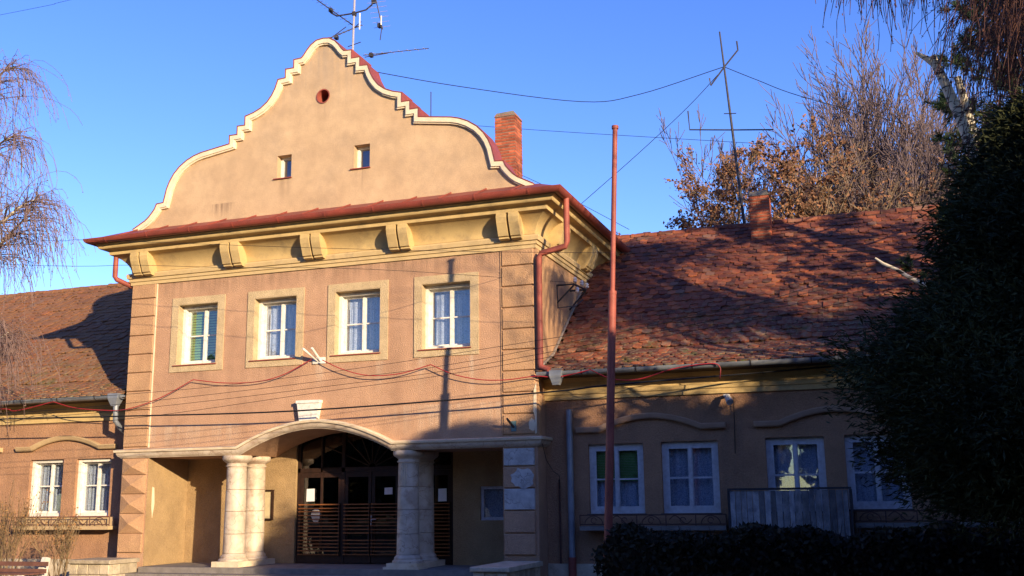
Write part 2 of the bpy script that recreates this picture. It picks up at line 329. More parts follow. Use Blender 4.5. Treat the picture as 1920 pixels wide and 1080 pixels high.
# ------------------------------------------------------------------ the building
BW, XC = -9.38, -4.7
bld = empty('municipal_building', (XC, 0, 0), 'pink and ochre plastered building with stepped gable, columned porch and two tiled wings', 'building')
UPW = [(-8.135, -7.115), (-6.225, -5.19), (-4.31, -3.265), (-2.37, -1.318)]
arc_in = [(XC-1.72, 2.555)] + [(XC-1.72+3.44*i/20, 2.555+.48*math.sqrt(max(0, 1-((i-10)/10)**2*.999))*0 + .48*(1-abs((i-10)/10)**1.9)) for i in range(1, 20)] + [(XC+1.72, 2.555)]
low = [(BW, 0), (-8.71, 0), (-8.71, 2.555)] + arc_in + [(-.69, 2.555), (-.69, 0), (0, 0), (0, 3.3), (BW, 3.3)]
MB().plate(low, [], 0, 1.35).build('wall', PLASTER, bld)
MB().plate([(BW, 3.3), (0, 3.3), (0, 7.15), (BW, 7.15)], [rect(a, b, 4.49, 5.81) for a, b in UPW], 0, .35).build('wall', PLASTER, bld)
B('wall', PLASTER_SIDE, bld, -.35, 0, .352, 9, 3.3, 7.15); B('wall', PLASTER_SIDE, bld, -.35, 0, 1.352, 9, 0, 3.3)
B('wall', PLASTER_SIDE, bld, BW, BW+.35, .352, 9, 3.3, 7.15); B('wall', PLASTER_SIDE, bld, BW, BW+.35, 1.352, 9, 0, 3.3)
B('room', DARKROOM, bld, BW+.36, -.36, 2.4, 2.5, 3.3, 7.1)
# pilaster side strip on the right flank, panel border
B('pilaster', PLASTER_Q, bld, .002, .03, .0, .2, 2.75, 6.33)
for x0, x1 in ((-8.73, -8.705), (-.70, -.675)): B('border', TRIM if x0 < -5 else PLASTER_Q, bld, x0, x1, -.018, -.001, 2.76, 6.33)
# quoins
zq = [6.40, 6.005, 5.60, 5.185, 4.77, 4.37, 3.965, 3.56, 3.155, 2.77]
for xa, xb in ((BW+.015, -8.74), (-.665, -.02)):
    for i in range(9):
        MB().cbox(xa, xb, -.04, -.001, zq[i+1]+.022+(.0 if i else 0), zq[i]-(.005 if i else .075), .012).build('quoin', PLASTER_Q, bld)
zl = [2.53, 2.19, 1.79, 1.385, .975, .58]
for i in range(5):
    z0, z1 = zl[i+1]+.02, zl[i]-.004; xa, xb = BW+.03, -8.74
    if i < 4:
        xm, zm = (xa+xb)/2, z0+(z1-z0)*.42
        m = MB().add([(xa, -.03, z0), (xb, -.03, z0), (xb, -.03, z1), (xa, -.03, z1), (xm, -.13, (z0+z1)/2), (xa, -.001, z0), (xb, -.001, z0), (xb, -.001, z1), (xa, -.001, z1)],
                     [(0, 1, 4), (1, 2, 4), (2, 3, 4), (3, 0, 4), (5, 6, 1, 0), (6, 7, 2, 1), (7, 8, 3, 2), (8, 5, 0, 3)])
        m.build('quoin', PLASTER_Q, bld)
    else: MB().cbox(xa, xb, -.05, -.001, z0, z1, .012).build('quoin', PLASTER_Q, bld)
for i in range(5):
    z0, z1 = zl[i+1]+.02, zl[i]-.004
    MB().cbox(-.66, -.06, -.045, -.001, z0, z1, .012).build('quoin', PEELED if i in (0, 2) else PLASTER, bld, label='quoin with render flaked off to pale grey' if i in (0, 2) else None)
def patch(cx, cz, rx, rz, y, mt, seed, name='bare_patch'):
    r_ = random.Random(seed); pts = []
    for k in range(22):
        a = 2*math.pi*k/22; q = .78+.3*r_.random(); pts.append((cx+rx*q*math.cos(a), cz+rz*q*math.sin(a)))
    MB().plate(pts, [], y-.006, y).build(name, mt, bld)
patch(-.28, 1.98, .24, .2, -.046, PEELED, 3); patch(-.09, 2.95, .07, .13, -.0405, TRIM, 8)
MB().plate([(-.03, 2.78), (.005, 2.8), (.005, 3.75), (-.045, 3.6), (-.06, 3.2), (-.03, 3.1)], [], -.05, -.041).build('bare_patch', TRIM, bld, label='long strip of bare white plaster at the corner')
patch(-8.55+.35, 1.65, .05, .001, -.01, TRIM, 2) if False else None
MB().plate([(.16, 1.95), (.22, 1.93), (.25, 1.6), (.2, 1.3), (.16, 1.55)], [], -8.6995, -8.692, 'x').build('bare_patch', TRIM, bld, label='white flaked patch on the sunlit inner side of the porch')
MB().box(-8.709, -8.700, .003, 1.351, .321, 2.553).build('lining', PORCHWALL, bld); MB().box(-8.709, -8.700, -.0, .0005, .1, .2) 
# string moulding with the arch
yb = .5
mp = [(BW, 2.555)] + arc_in + [(0, 2.555)]; mn = miter2(mp)
fr = [((BW, yb, 2.555), (-1, 0, 0), (0, 0, 1)), ((BW, 0, 2.555), (-1, -1, 0), (0, 0, 1))]
fr += [((p[0], 0, p[1]), (0, -1, 0), (n.x, 0, n.y)) for p, n in list(zip(mp, mn))[1:-1]]
fr += [((0, 0, 2.555), (1, -1, 0), (0, 0, 1)), ((0, yb, 2.555), (1, 0, 0), (0, 0, 1))]
MB().sweep(fr, [(0, .001), (.0, .03), (.01, .035), (.02, .055), (.05, .085), (.085, .10), (.115, .105), (.118, .001)]).build('moulding', MARBLE, bld, smooth=True)
MB().sweep(fr, [(.118, .001), (.118, .135), (.125, .14), (.165, .145), (.185, .10), (.186, .001)]).build('moulding', CREAM, bld, smooth=True)
MB().add([(-5.0, -.13, 3.185), (-4.62, -.13, 3.185), (-4.56, -.13, 3.54), (-5.06, -.13, 3.54), (-5.0, 0, 3.185), (-4.62, 0, 3.185), (-4.56, 0, 3.54), (-5.06, 0, 3.54)],
         [(0, 1, 2, 3), (4, 7, 6, 5), (0, 4, 5, 1), (1, 5, 6, 2), (2, 6, 7, 3), (3, 7, 4, 0)]).build('keystone', WHITE, bld)
B('keystone_cap', WHITE, bld, -5.075, -4.545, -.15, -.002, 3.542, 3.60)

# main cornice round three sides
def around(yback, base=0):
    return [((BW-0, yback, 0), (-1, 0, 0), (0, 0, 1)), ((BW, 0, 0), (-1, -1, 0), (0, 0, 1)), ((0, 0, 0), (1, -1, 0), (0, 0, 1)), ((0, yback, 0), (1, 0, 0), (0, 0, 1))]
MB().sweep(around(5.5), [(6.33, .001), (6.33, .035), (6.40, .04), (6.405, .065), (6.47, .07), (6.475, .10), (6.55, .115), (6.585, .10), (6.60, .001)]).build('moulding', mat('mould_sand', (.58, .42, .22), (.50, .36, .18), 3, .85, .3, 60, stain=(.2, .15, .09), stain_scale=3, stain_amt=.5), bld)
cove = [(6.60, .001), (6.61, .03), (6.66, .035), (6.74, .06), (6.82, .11), (6.90, .19), (6.97, .30), (6.985, .34), (6.985, .375), (7.03, .385), (7.045, .385), (7.05, .37), (7.09, .42), (7.10, .53), (7.12, .55), (7.14, .56), (7.15, .56), (7.16, .55), (7.20, .60), (7.20, .001)]
MB().sweep(around(5.5), cove).build('cornice', YELLOW, bld, smooth=True)
def console(fr_fn, yaw, cx, cy):
    c = MB()
    sp = [(.0, 6.50), (.14, 6.50), (.19, 6.515), (.19, 6.545), (.23, 6.56), (.27, 6.66), (.335, 6.80), (.36, 6.9), (.35, 6.98), (.32, 7.04), (.0, 7.04)]
    o = empty('console', (cx, cy, 6.5)); o.parent = bld; o.location = Vector((cx, cy, 6.5))-WL[bld.name]; WL[o.name] = Vector((cx, cy, 6.5))
    o.rotation_euler.z = yaw
    for sgn in (-1, 1):
        a, b = (sgn*.025, sgn*.225); a, b = min(a, b), max(a, b)
        vs = [(a, -e-.03, z-6.5) for e, z in sp] + [(b, -e-.03, z-6.5) for e, z in sp]; k = len(sp)
        m = MB().add(vs, [tuple(range(k)), tuple(range(k, 2*k))[::-1]] + [(i, (i+1) % k, k+(i+1) % k, k+i) for i in range(k)])
        q = m.build('scroll', YELLOW, None); q.parent = o
        me = q.data; co = np.empty(len(me.vertices)*3, np.float32); me.vertices.foreach_get('co', co); co = co.reshape(-1, 3)+np.array(q.location, np.float32)
        me.vertices.foreach_set('co', co.ravel()); me.update(); q.location = (0, 0, 0)
for cx in (-8.97, -6.66, -4.72, -2.76, -.42): console(None, 0, cx, 0)
for cy in (.95, 3.1): console(None, R(90), 0, cy)
for cy in (.95, 3.1): console(None, R(-90), BW, cy)
# eave: soffit, gutter, metal apron roof
MB().sweep(around(5.0), [(7.205, .3), (7.205, .66), (7.26, .70), (7.28, .70), (7.28, .3)]).build('soffit', SOFFIT, bld)
half = [(7.30-.105*math.sin(math.pi*i/8), .68+.10*math.cos(math.pi*(i/8))) for i in range(9)]
half = half + [(q+.0, e) for q, e in [(7.30, .595), ]] + [(7.30-.09*math.sin(math.pi*i/8), .68-.087*math.cos(math.pi*i/8)) for i in range(9)]
gut = MB().sweep(around(4.95), half).build('gutter', REDMETAL, bld, smooth=True)
for i in range(10):
    x = -9.6+i*1.08
    r_ = [(7.30-.112*math.sin(math.pi*j/8), .68+.108*math.cos(math.pi*j/8)) for j in range(9)]
    MB().sweep([((x, 0, 0), (0, -1, 0), (0, 0, 1)), ((x+.03, 0, 0), (0, -1, 0), (0, 0, 1))], r_).build('gutter_joint', REDMETAL, gut)
ap = MB().add([(BW-.70, -.66, 7.315), (.70, -.66, 7.315), (.08, .02, 7.62), (BW-.08, .02, 7.62), (BW-.70, -.66, 7.285), (.70, -.66, 7.285), (.08, .02, 7.5), (BW-.08, .02, 7.5)],
              [(0, 1, 2, 3), (7, 6, 5, 4), (0, 4, 5, 1), (1, 5, 6, 2), (3, 2, 6, 7), (0, 3, 7, 4)]).build('metal_apron', REDMETAL, bld)
for i in range(13):
    x = -9.3+i*.755
    MB().add([(x, -.67, 7.318), (x+.022, -.67, 7.318), (x+.022, .0, 7.618), (x, .0, 7.618), (x, -.67, 7.345), (x+.022, -.67, 7.345), (x+.022, .0, 7.645), (x, .0, 7.645)],
             [(4, 5, 6, 7), (0, 4, 7, 3), (1, 2, 6, 5), (0, 1, 5, 4)]).build('seam', REDMETAL, ap)
# main roof behind the gable
rp = [(.69, 7.30), (-1.2, 8.35), (XC, 10.65), (BW+1.2, 8.35), (BW-.69, 7.30)]
MB().plate(rp, [], .45, 10.5).build('roof', TILE, bld)
# gable
gd = [(4.72, 7.60), (4.40, 7.77), (4.30, 7.85), (4.22, 7.94), (4.15, 8.03), (4.11, 8.13), (3.93, 8.145), (3.90, 8.27), (3.86, 8.45), (3.79, 8.62), (3.69, 8.78), (3.55, 8.93), (3.36, 9.06), (3.18, 9.14), (3.0, 9.19), (2.6, 9.25), (2.265, 9.30), (2.265, 9.49), (2.075, 9.49),
      (2.075, 9.68), (1.885, 9.68), (1.885, 9.885), (1.68, 9.94), (1.5, 10.02), (1.34, 10.14), (1.23, 10.28), (1.15, 10.43), (1.085, 10.62), (.90, 10.63), (.90, 10.83), (.70, 10.83), (.70, 11.02), (.52, 11.03), (.46, 11.09), (.38, 11.20), (.29, 11.30), (.16, 11.38), (0, 11.40)]
outl = [(XC-d, z) for d, z in gd] + [(XC+d, z) for d, z in gd[-2::-1]]
circ = [(-4.70+.145*math.cos(2*math.pi*k/20), 10.11+.145*math.sin(2*math.pi*k/20)) for k in range(20)]
ATT = [(-5.79, -5.44), (-3.94, -3.57)]
MB().plate(outl + [(.02, 7.4), (BW-.02, 7.4)], [rect(a, b, 8.395, 8.905) for a, b in ATT] + [circ], 0, .40).build('gable_wall', PLASTER_O, bld)
gn = miter2(outl)
gf = [((p[0], 0, p[1]), (0, -1, 0), (n.x, 0, n.y)) for p, n in zip(outl, gn)]   # n points up and outwards (path runs left to right)
MB().sweep(gf, [(-.125, .001), (-.125, .05), (-.10, .055), (-.095, .08), (-.005, .085), (-.001, .001)]).build('gable_trim', TRIM, bld)
MB().sweep(gf, [(.0, .095), (.018, .095), (.018, -.42), (.0, -.42)]).build('coping', REDMETAL, bld)
rg = MB(); n_ = 20
for y_, r_ in ((-.02, .165), (-.02, .14), (.3, .14), (.3, .165)):
    rg.v += [(-4.70+r_*math.cos(2*math.pi*k/n_), y_, 10.11+r_*math.sin(2*math.pi*k/n_)) for k in range(n_)]
rg.f = [(i*n_+k, i*n_+(k+1) % n_, ((i+1) % 4)*n_+(k+1) % n_, ((i+1) % 4)*n_+k) for i in range(3) for k in range(n_)]
rg.build('round_vent', REDPIPE, bld, smooth=True)
B('vent_backing', IRON, bld, -4.9, -4.5, .38, .395, 9.9, 10.3)

# ------------------------------------------------------------------ windows
def ring(x0, x1, z0, z1, t, y0, y1):
    return MB().plate(rect(x0, x1, z0, z1), [rect(x0+t, x1-t, z0+t, z1-t)], y0, y1)
def window(x0, x1, z0, z1, y, depth, mt=WHITE, tz=.55, blind=0, lace='both', frame=.07, sillmat=None, backdepth=.5, gl=GLASS):
    w_ = ring(x0, x1, z0, z1, frame, y+depth-.14 if depth > .2 else y+depth-.02, y+depth+.04).build('window', mt, bld)
    xm = (x0+x1)/2; ys = y+depth-.02
    a0, a1, b0, b1 = x0+frame+.002, x1-frame-.002, z0+frame+.002, z1-frame-.002
    ring(a0, xm-.002, b0, b1, .042, ys, ys+.05).build('sash', mt, w_)
    ring(xm+.002, a1, b0, b1, .042, ys, ys+.05).build('sash', mt, w_)
    B('meeting_stile', mt, w_, xm-.028, xm+.028, ys-.018, ys-.001, b0, b1)
    zt = z0+(z1-z0)*tz
    for p0, p1 in ((a0+.042, xm-.044), (xm+.044, a1-.042)):
        B('glazing_bar', mt, w_, p0, p1, ys-.006, ys+.03, zt-.014, zt+.014)
        B('pane', gl, w_, p0+.001, p1-.001, ys+.014, ys+.018, b0+.043, zt-.015)
        B('pane', gl, w_, p0+.001, p1-.001, ys+.014, ys+.018, zt+.015, b1-.043)
    if sillmat: MB().box(x0-.03, x1+.03, y-.06, y+depth-.03, z0-.035, z0-.002).build('sill', sillmat, w_)
    # inside: a dark box for the room, curtains or blind
    yb_ = y+depth+.045
    rb = MB(); e = .25
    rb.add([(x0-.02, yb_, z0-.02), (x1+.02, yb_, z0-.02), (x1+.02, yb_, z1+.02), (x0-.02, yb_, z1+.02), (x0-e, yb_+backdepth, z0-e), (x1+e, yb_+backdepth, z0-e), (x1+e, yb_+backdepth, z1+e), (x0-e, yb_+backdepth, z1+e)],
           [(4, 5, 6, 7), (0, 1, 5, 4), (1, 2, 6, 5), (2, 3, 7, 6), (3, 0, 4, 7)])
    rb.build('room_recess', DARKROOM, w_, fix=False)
    yc = yb_+.035
    def drape(xa, xb, za, zb, m_, nm, amp=.02, per=.09, dy=0):
        k = max(4, int((xb-xa)/.02)); vs = []
        for i in range(k+1):
            x = xa+(xb-xa)*i/k; yy = yc+dy+amp*math.sin(2*math.pi*x/per)
            vs += [(x, yy, za), (x, yy, zb)]
        MB().add(vs, [(2*i, 2*i+2, 2*i+3, 2*i+1) for i in range(k)]).build(nm, m_, w_, fix=False)
    if lace:
        drape(x0+.02, x1-.02, z0+.02, z1-.02, LACE, 'curtain', .010, .13, .02)
        if lace == 'both':
            for xs in (a0+.08, xm-.1, xm+.12, a1-.1): drape(xs, xs+.06, z0+.03, z1-.25-.1*random.random(), LACE_W, 'curtain_border', .008, .05, -.012)
    if blind:
        nb = 22; h = (z1-z0)*blind/nb
        bl = None
        for i in range(nb):
            z = z1-.03-i*h
            for q0, q1 in ((x0+.05, x1-.05),):
                MB().add([(q0, yc-.02, z-h*.85), (q1, yc-.02, z-h*.85), (q1, yc+.005, z), (q0, yc+.005, z)], [(0, 1, 2, 3)]).build('blind_slat', BLIND, w_, fix=False)
    return w_
for i, (a, b) in enumerate(UPW):
    window(a, b, 4.50, 5.80, 0, .30, WHITE, .50, blind=1.0 if i == 0 else 0, lace=None if i == 0 else 'both')
    ring(a+.001, b-.001, 4.491, 5.809, .012, -.0215, .158).build('reveal', FRAMING, bld)
    MB().plate(rect(a-.155, b+.165, 4.345, 5.96), [rect(a, b, 4.47, 5.812)], -.022, -.001).build('surround', FRAMING, bld)
    B('sill', REDMETAL, bld, a-.06, b+.01, -.05, .1, 4.472, 4.49)
for a, b in ATT:
    w_ = ring(a, b, 8.395, 8.905, .05, .16, .26).build('window', WHITE, bld)
    B('pane', GLASS, w_, a+.05, b-.05, .2, .204, 8.445, 8.855)
    B('room_recess', DARKROOM, w_, a, b, .30, .34, 8.395, 8.905)
    B('sill', REDMETAL, bld, a-.07, b+.02, -.04, .15, 8.372, 8.392)

# ------------------------------------------------------------------ porch
MB().plate([(-8.71, .0), (-.69, 0), (-.69, 3.3), (-8.71, 3.3)], [rect(-5.93, -2.27, .31, 3.1), rect(-1.68, -.95, 1.19, 1.86)], 1.352, 1.6).build('porch_wall', PORCHWALL, bld)
B('ceiling', SOFFIT, bld, -8.7, -.7, 1.3505, 1.3515, 3.1, 3.29) if False else None
w_ = ring(-1.68, -.95, 1.19, 1.86, .06, 1.40, 1.46).build('window', WHITE_B, bld); B('pane', GLASS, w_, -1.62, -1.01, 1.43, 1.434, 1.25, 1.8); B('curtain', LACE, w_, -1.64, -.99, 1.5, 1.51, 1.2, 1.85)
dw = B('entrance_screen', DARKWOOD, bld, -5.93, -2.27, 1.42, 1.50, 2.21, 2.30)
yd0, yd1 = 1.42, 1.49
for x0, x1 in ((-5.93, -5.86), (-4.86, -4.78), (-3.52, -3.42), (-2.34, -2.27)): B('post', DARKWOOD, dw, x0, x1, yd0, yd1, .32, 3.08)
B('transom', DARKWOOD, dw, -5.93, -2.27, yd0-.005, yd1+.005, 3.04, 3.1)
cxd = -4.15
for k in range(9):
    a = math.pi*(k+.0)/8; q = Vector((math.cos(a), 0, math.sin(a)))
    c0 = Vector((cxd, 1.45, 2.30)); L_ = .74/max(abs(q.z), .35) if abs(q.z) > .6 else 1.2
    TUBE('fanlight_bar', DARKWOOD, dw, [c0+q*.08, c0+q*min(L_, .72/max(.01, q.z) if q.z > .2 else 1.2)], .014, 6)
B('fanlight_pane', GLASS_D, dw, -5.86, -2.34, 1.462, 1.466, 2.302, 3.04)
B('glazing_bar', DARKWOOD, dw, -5.36, -5.32, yd0, yd1, .34, 3.04)
LEAVES = [(-5.86, -4.86, 'side_light'), (-4.78, -4.155, 'door'), (-4.145, -3.52, 'door'), (-3.42, -2.34, 'side_light')]
slat_me = piece('slat', MB().box(-.5, .5, -.012, .012, -.012, .012), SLATWOOD)
for x0, x1, nm in LEAVES:
    t = .075
    d = MB().plate(rect(x0+.003, x1-.003, .33, 2.205), [rect(x0+t, x1-t, .50, 2.10)], 1.43, 1.475).build(nm, DARKWOOD, dw)
    B('pane', GLASS_D, dw, x0+t, x1-t, 1.452, 1.456, .50, 2.10)
    for k in range(15):
        z = 1.53-.073*k
        if k in (9,) and nm == 'door': continue
        put('slat', slat_me, dw, ((x0+x1)/2, 1.37+.004*random.random(), z+.006*random.uniform(-1, 1)), scale=(x1-x0-.02, 1, 1))
    for xx in (x0+.03, x1-.03): B('slat_batten', DARKWOOD, dw, xx-.014, xx+.014, 1.385, 1.428, .48, 1.56)
B('kick_panel', DARKWOOD, dw, -5.86, -4.86, 1.415, 1.428, .33, .5)
TUBE('door_handle', ALU, dw, [(-4.12, 1.40, 1.30), (-4.12, 1.37, 1.30), (-4.12, 1.37, 1.10), (-4.12, 1.40, 1.10)], .012, 8); TUBE('door_handle', ALU, dw, [(-4.12, 1.36, 1.22), (-4.0, 1.355, 1.22)], .012, 8)
# room behind the doors
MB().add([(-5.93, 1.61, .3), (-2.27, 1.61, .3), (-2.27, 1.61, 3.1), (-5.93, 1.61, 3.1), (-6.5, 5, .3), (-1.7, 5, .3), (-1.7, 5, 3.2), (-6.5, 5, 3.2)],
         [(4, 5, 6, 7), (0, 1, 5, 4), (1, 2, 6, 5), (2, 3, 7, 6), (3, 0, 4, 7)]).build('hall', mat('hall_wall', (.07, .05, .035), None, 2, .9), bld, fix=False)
def column(cx, cy, flutes):
    ins = random.random()
    o = empty('column', (cx, cy, .40)); o.parent = bld; o.location = Vector((cx, cy, .40))-WL[bld.name]
    WL[o.name] = Vector((cx, cy, .40))
    base = [(.30, .43), (.305, .445), (.30, .47), (.275, .485), (.262, .50), (.268, .515), (.262, .535), (.235, .56), (.225, .58)]
    MB().lathe(base, cx, cy, 32).build('base', MARBLE, o, smooth=True)
    zz = [.58, .97, 1.42, 1.86, 2.30]
    for i in range(4):
        r0 = .222-.012*(zz[i]-.58); r1 = .222-.012*(zz[i+1]-.58)
        MB().lathe([(r0-.014, zz[i]), (r0, zz[i]+.008), (r1, zz[i+1]-.008), (r1-.014, zz[i+1])], cx, cy, 36).build('drum', MARBLE, o, smooth=True)
    cap = [(.198, 2.30), (.20, 2.325), (.225, 2.33), (.225, 2.35), (.205, 2.36), (.205, 2.39), (.24, 2.42), (.285, 2.45), (.305, 2.48), (.305, 2.535), (.295, 2.55)]
    MB().lathe(cap, cx, cy, 32).build('capital', MARBLE, o, smooth=True)
    if flutes:
        for k in range(3):
            a = R(-100+k*11); x, y = cx+math.cos(a)*.212, cy+math.sin(a)*.212
            TUBE('flute', CREAM, o, [(x, y, 1.88), (x, y, 2.29)], .011, 6)
for cx in (-6.65, -2.73):
    column(cx, .22, cx > -4); column(cx, .92, False)
    B('plinth', CREAM, bld, cx-.31, cx+.33, -.09, 1.26, .322, .43)
    B('plinth', CREAM, bld, cx-.36, cx+.38, -.13, .3, .321, .365) if cx > -4 else None

# ------------------------------------------------------------------ wings
YW = .5
def wing(x0, x1, wins, right):
    MB().plate([(x0, 0), (x1, 0), (x1, 3.86), (x0, 3.86)], [rect(*q) for q in wins], YW, YW+.32).build('wall', WWING, bld)
    B('plinth', STONE, bld, x0+.01, x1-.01, YW-.05, YW-.002, 0, .42)
    fr = [((x0, YW, 0), (0, -1, 0), (0, 0, 1)), ((x1, YW, 0), (0, -1, 0), (0, 0, 1))]
    MB().sweep(fr, [(3.43, .001), (3.43, .05), (3.515, .055), (3.53, .08), (3.60, .09), (3.615, .03), (3.68, .035), (3.76, .06), (3.83, .14), (3.84, .001)]).build('cornice', YELLOW, bld)
    B('soffit', SOFFIT, bld, x0+.01, x1, YW-.5, YW-.14, 3.835, 3.86)
    hw = [(3.915-.085*math.sin(math.pi*i/8), .56+.085*math.cos(math.pi*i/8)) for i in range(9)] + [(3.915-.075*math.sin(math.pi*i/8), .56-.075*math.cos(math.pi*i/8)) for i in range(9)]
    g = MB().sweep([((x0+(.03 if right else 0), YW, 0), (0, -1, 0), (0, 0, 1)), ((x1-(0 if right else .05), YW, 0), (0, -1, 0), (0, 0, 1))], hw).build('gutter', ZINC, bld, smooth=True)
    k = 0
    x = x0+.9 if right else x1-.75
    while x0 < x < x1:
        r_ = [(3.915-.092*math.sin(math.pi*j/8), .56+.094*math.cos(math.pi*j/8)) for j in range(9)]
        MB().sweep([((x, YW, 0), (0, -1, 0), (0, 0, 1)), ((x+.018, YW, 0), (0, -1, 0), (0, 0, 1))], r_).build('gutter_joint', IRON, g)
        x += (1 if right else -1)*1.02
RW = [(.825, 1.87, 1.315, 2.585), (2.20, 3.235, 1.315, 2.595), (4.07, 5.07, 1.33, 2.61), (5.41, 6.42, 1.36, 2.62), (7.32, 8.35, 1.36, 2.62), (8.68, 9.7, 1.36, 2.62)]
LWN = [(-12.37, -11.415, 1.345, 2.605), (-11.06, -10.10, 1.345, 2.60), (-15.62, -14.66, 1.345, 2.605), (-14.31, -13.35, 1.345, 2.605)]
wing(0.003, 14, RW, True); wing(-22, BW-.003, LWN, False)
for i, q in enumerate(RW): window(*q, YW, .10, WHITE_B, .49, blind=.52 if i == 0 else 0, lace='plain', frame=.085, sillmat=IRON)
for i, q in enumerate(LWN): window(*q, YW, .22, WHITE, .53, lace='both', frame=.07, sillmat=REDMETAL)
def pediment(x0, mt):
    L = [(0, 2.80), (.45, 2.80)] + [(.45+1.87*i/14, 2.80+.225*(1-abs((i-7)/7)**1.9)) for i in range(1, 14)] + [(2.32, 2.80), (2.78, 2.80)]
    pts = [(x0+a, z) for a, z in L]; nn = miter2(pts)
    fr = [((p[0], YW, p[1]), (0, -1, 0), (n.x, 0, n.y)) for p, n in zip(pts, nn)]
    MB().sweep(fr, [(0, .001), (.0, .07), (.02, .09), (.085, .12), (.10, .12), (.105, .001)]).build('window_hood', mt, bld)
HOOD = mat('hood_plaster', (.50, .36, .20), (.43, .30, .17), 4, .9, .3, 60)
HOODR = mat('hood_plaster_pink', (.50, .33, .23), (.42, .27, .19), 4, .9, .3, 60)
for x in (.62, 3.90, 7.15): pediment(x, HOODR)
for x in (-12.74, -15.98): pediment(x, HOOD)

# wing roofs: deck, individual clay tiles, ridge tiles
A0, A1, A2 = (-.09, 3.90), (1.0, 4.32), (5.55, 7.80)
def slope_pt(s):          # distance up the slope -> (y, z, pitch)
    l1 = math.hypot(A1[0]-A0[0], A1[1]-A0[1]); l2 = math.hypot(A2[0]-A1[0], A2[1]-A1[1])
    p1 = math.atan2(A1[1]-A0[1], A1[0]-A0[0]); p2 = math.atan2(A2[1]-A1[1], A2[0]-A1[0])
    if s < l1: return A0[0]+math.cos(p1)*s, A0[1]+math.sin(p1)*s, p1+(p2-p1)*max(0, (s-l1+.5))/.5*.5 if s > l1-.5 else p1
    return A1[0]+math.cos(p2)*(s-l1), A1[1]+math.sin(p2)*(s-l1), p2
def tile_mesh(kind):
    w2, l, t = .0915, .30, .022
    out_ = [(-w2, l), (-w2, .035), (-w2*.65, .008), (0, 0), (w2*.65, .008), (w2, .035), (w2, l)]
    if kind == 1: out_ = [(-w2, l), (-w2, .05), (-w2*.5, .012), (0, .0), (w2*.7, .004), (w2, .03), (w2, l)]
    if kind == 2: out_ = [(-w2, l), (-w2, .02), (-w2*.6, .004), (0, .006), (w2*.4, .02), (w2, .06), (w2, l)]
    n = len(out_); vs = [(x, y, t) for x, y in out_] + [(x, y, 0) for x, y in out_]
    fs = [tuple(range(n))[::-1]] + [(i, i+1, n+i+1, n+i) for i in range(n-1)]
    return vs, fs
def wing_roof(x0, x1, keep, vis):
    rf = MB().plate([(A0[0]+.04, 3.86), (A1[0], 4.27), (A2[0], 7.74), (11.1, 3.86)], [], x0, x1, 'x').build('roof', SOFFIT, bld)
    row, wd = .186, .187
    rows = int(6.85/row); T = []
    for r_ in range(rows+1):
        y, z, p = slope_pt(r_*row)
        off = wd/2*(r_ % 2)
        n = int((x1-x0)/wd)
        for c in range(n):
            x = x0+off+wd*(c+.5)
            if x > x1-.05: continue
            T.append([x+random.gauss(0, .004), y, z+.012+.0, p-R(4.6)+random.gauss(0, .010), random.gauss(0, .02), random.random(), random.gauss(0, .016), random.choice((0, 0, 1, 2)), random.gauss(0, .012)])
    base = [tile_mesh(k) for k in range(3)]
    def inview(t): return vis[0] < t[0] < vis[1]
    order = sorted((i for i in range(len(T)) if inview(T[i])), key=lambda i: (T[i][0]-CAM[0])**2+(T[i][1]-CAM[1])**2+(T[i][2]-CAM[2])**2)
    single = set(order[:keep])
    mes = []
    for k, (vs, fs) in enumerate(base):
        for q in range(2):
            me = bpy.data.meshes.new('tile'); me.from_pydata(vs, [], fs); me.materials.append(TILE)
            at = me.attributes.new('tone', 'FLOAT', 'FACE'); at.data.foreach_set('value', [.5*q]*len(fs)); mes.append(me)
    V, F, TN = [], [], []
    for i, (x, y, z, p, roll, tone, yaw, k, dz) in enumerate(T):
        rot = Matrix.Rotation(yaw, 3, 'Z'); rot = Matrix.Rotation(p, 3, 'X') @ Matrix.Rotation(roll, 3, 'Y') @ rot
        if i in single:
            o = bpy.data.objects.new('tile', mes[k*2+(i % 2)]); COL.objects.link(o); o.parent = rf
            o.location = Vector((x, y-dz*.5, z+dz*.4+.012))-WL[rf.name]; o.rotation_euler = rot.to_euler()
        else:
            b = len(V); vs, fs = base[k]
            for q in vs: V.append(tuple(rot @ Vector(q)+Vector((x, y-dz*.5, z+dz*.4+.012))))
            F += [tuple(a+b for a in f) for f in fs]; TN += [tone]*len(fs)
    me = bpy.data.meshes.new('tile_field'); me.from_pydata(V, [], F)
    at = me.attributes.new('tone', 'FLOAT', 'FACE'); at.data.foreach_set('value', TN)
    link_mesh('tile_field', me, TILE, rf, kind='stuff')
    # ridge tiles
    prof = [(.13*math.cos(a), .11*math.sin(a)) for a in [math.pi*i/8 for i in range(9)]]
    m = MB(); L_ = .36
    for xx, s in ((0, 1.12), (.05, 1.12), (.052, 1.0), (L_, .94)):
        m.v += [(xx, c*s, q*s) for c, q in prof]
    m.f = [(i*9+j, i*9+j+1, (i+1)*9+j+1, (i+1)*9+j) for i in range(3) for j in range(8)] + [tuple(range(9))]
    rm = piece('ridge_tile', m, TILE); rm.attributes.new('tone', 'FLOAT', 'FACE').data.foreach_set('value', [.4]*len(rm.polygons))
    x = x0
    while x < x1-.3:
        put('ridge_tile', rm, rf, (x, 5.55, 7.745+random.gauss(0, .008)), (random.gauss(0, .03), random.gauss(0, .01)-.02, random.gauss(0, .01))); x += .335
    return rf
rfR = wing_roof(.0, 13.0, 160, (0, 7)); rfL = wing_roof(-20.5, BW, 130, (-14, BW))
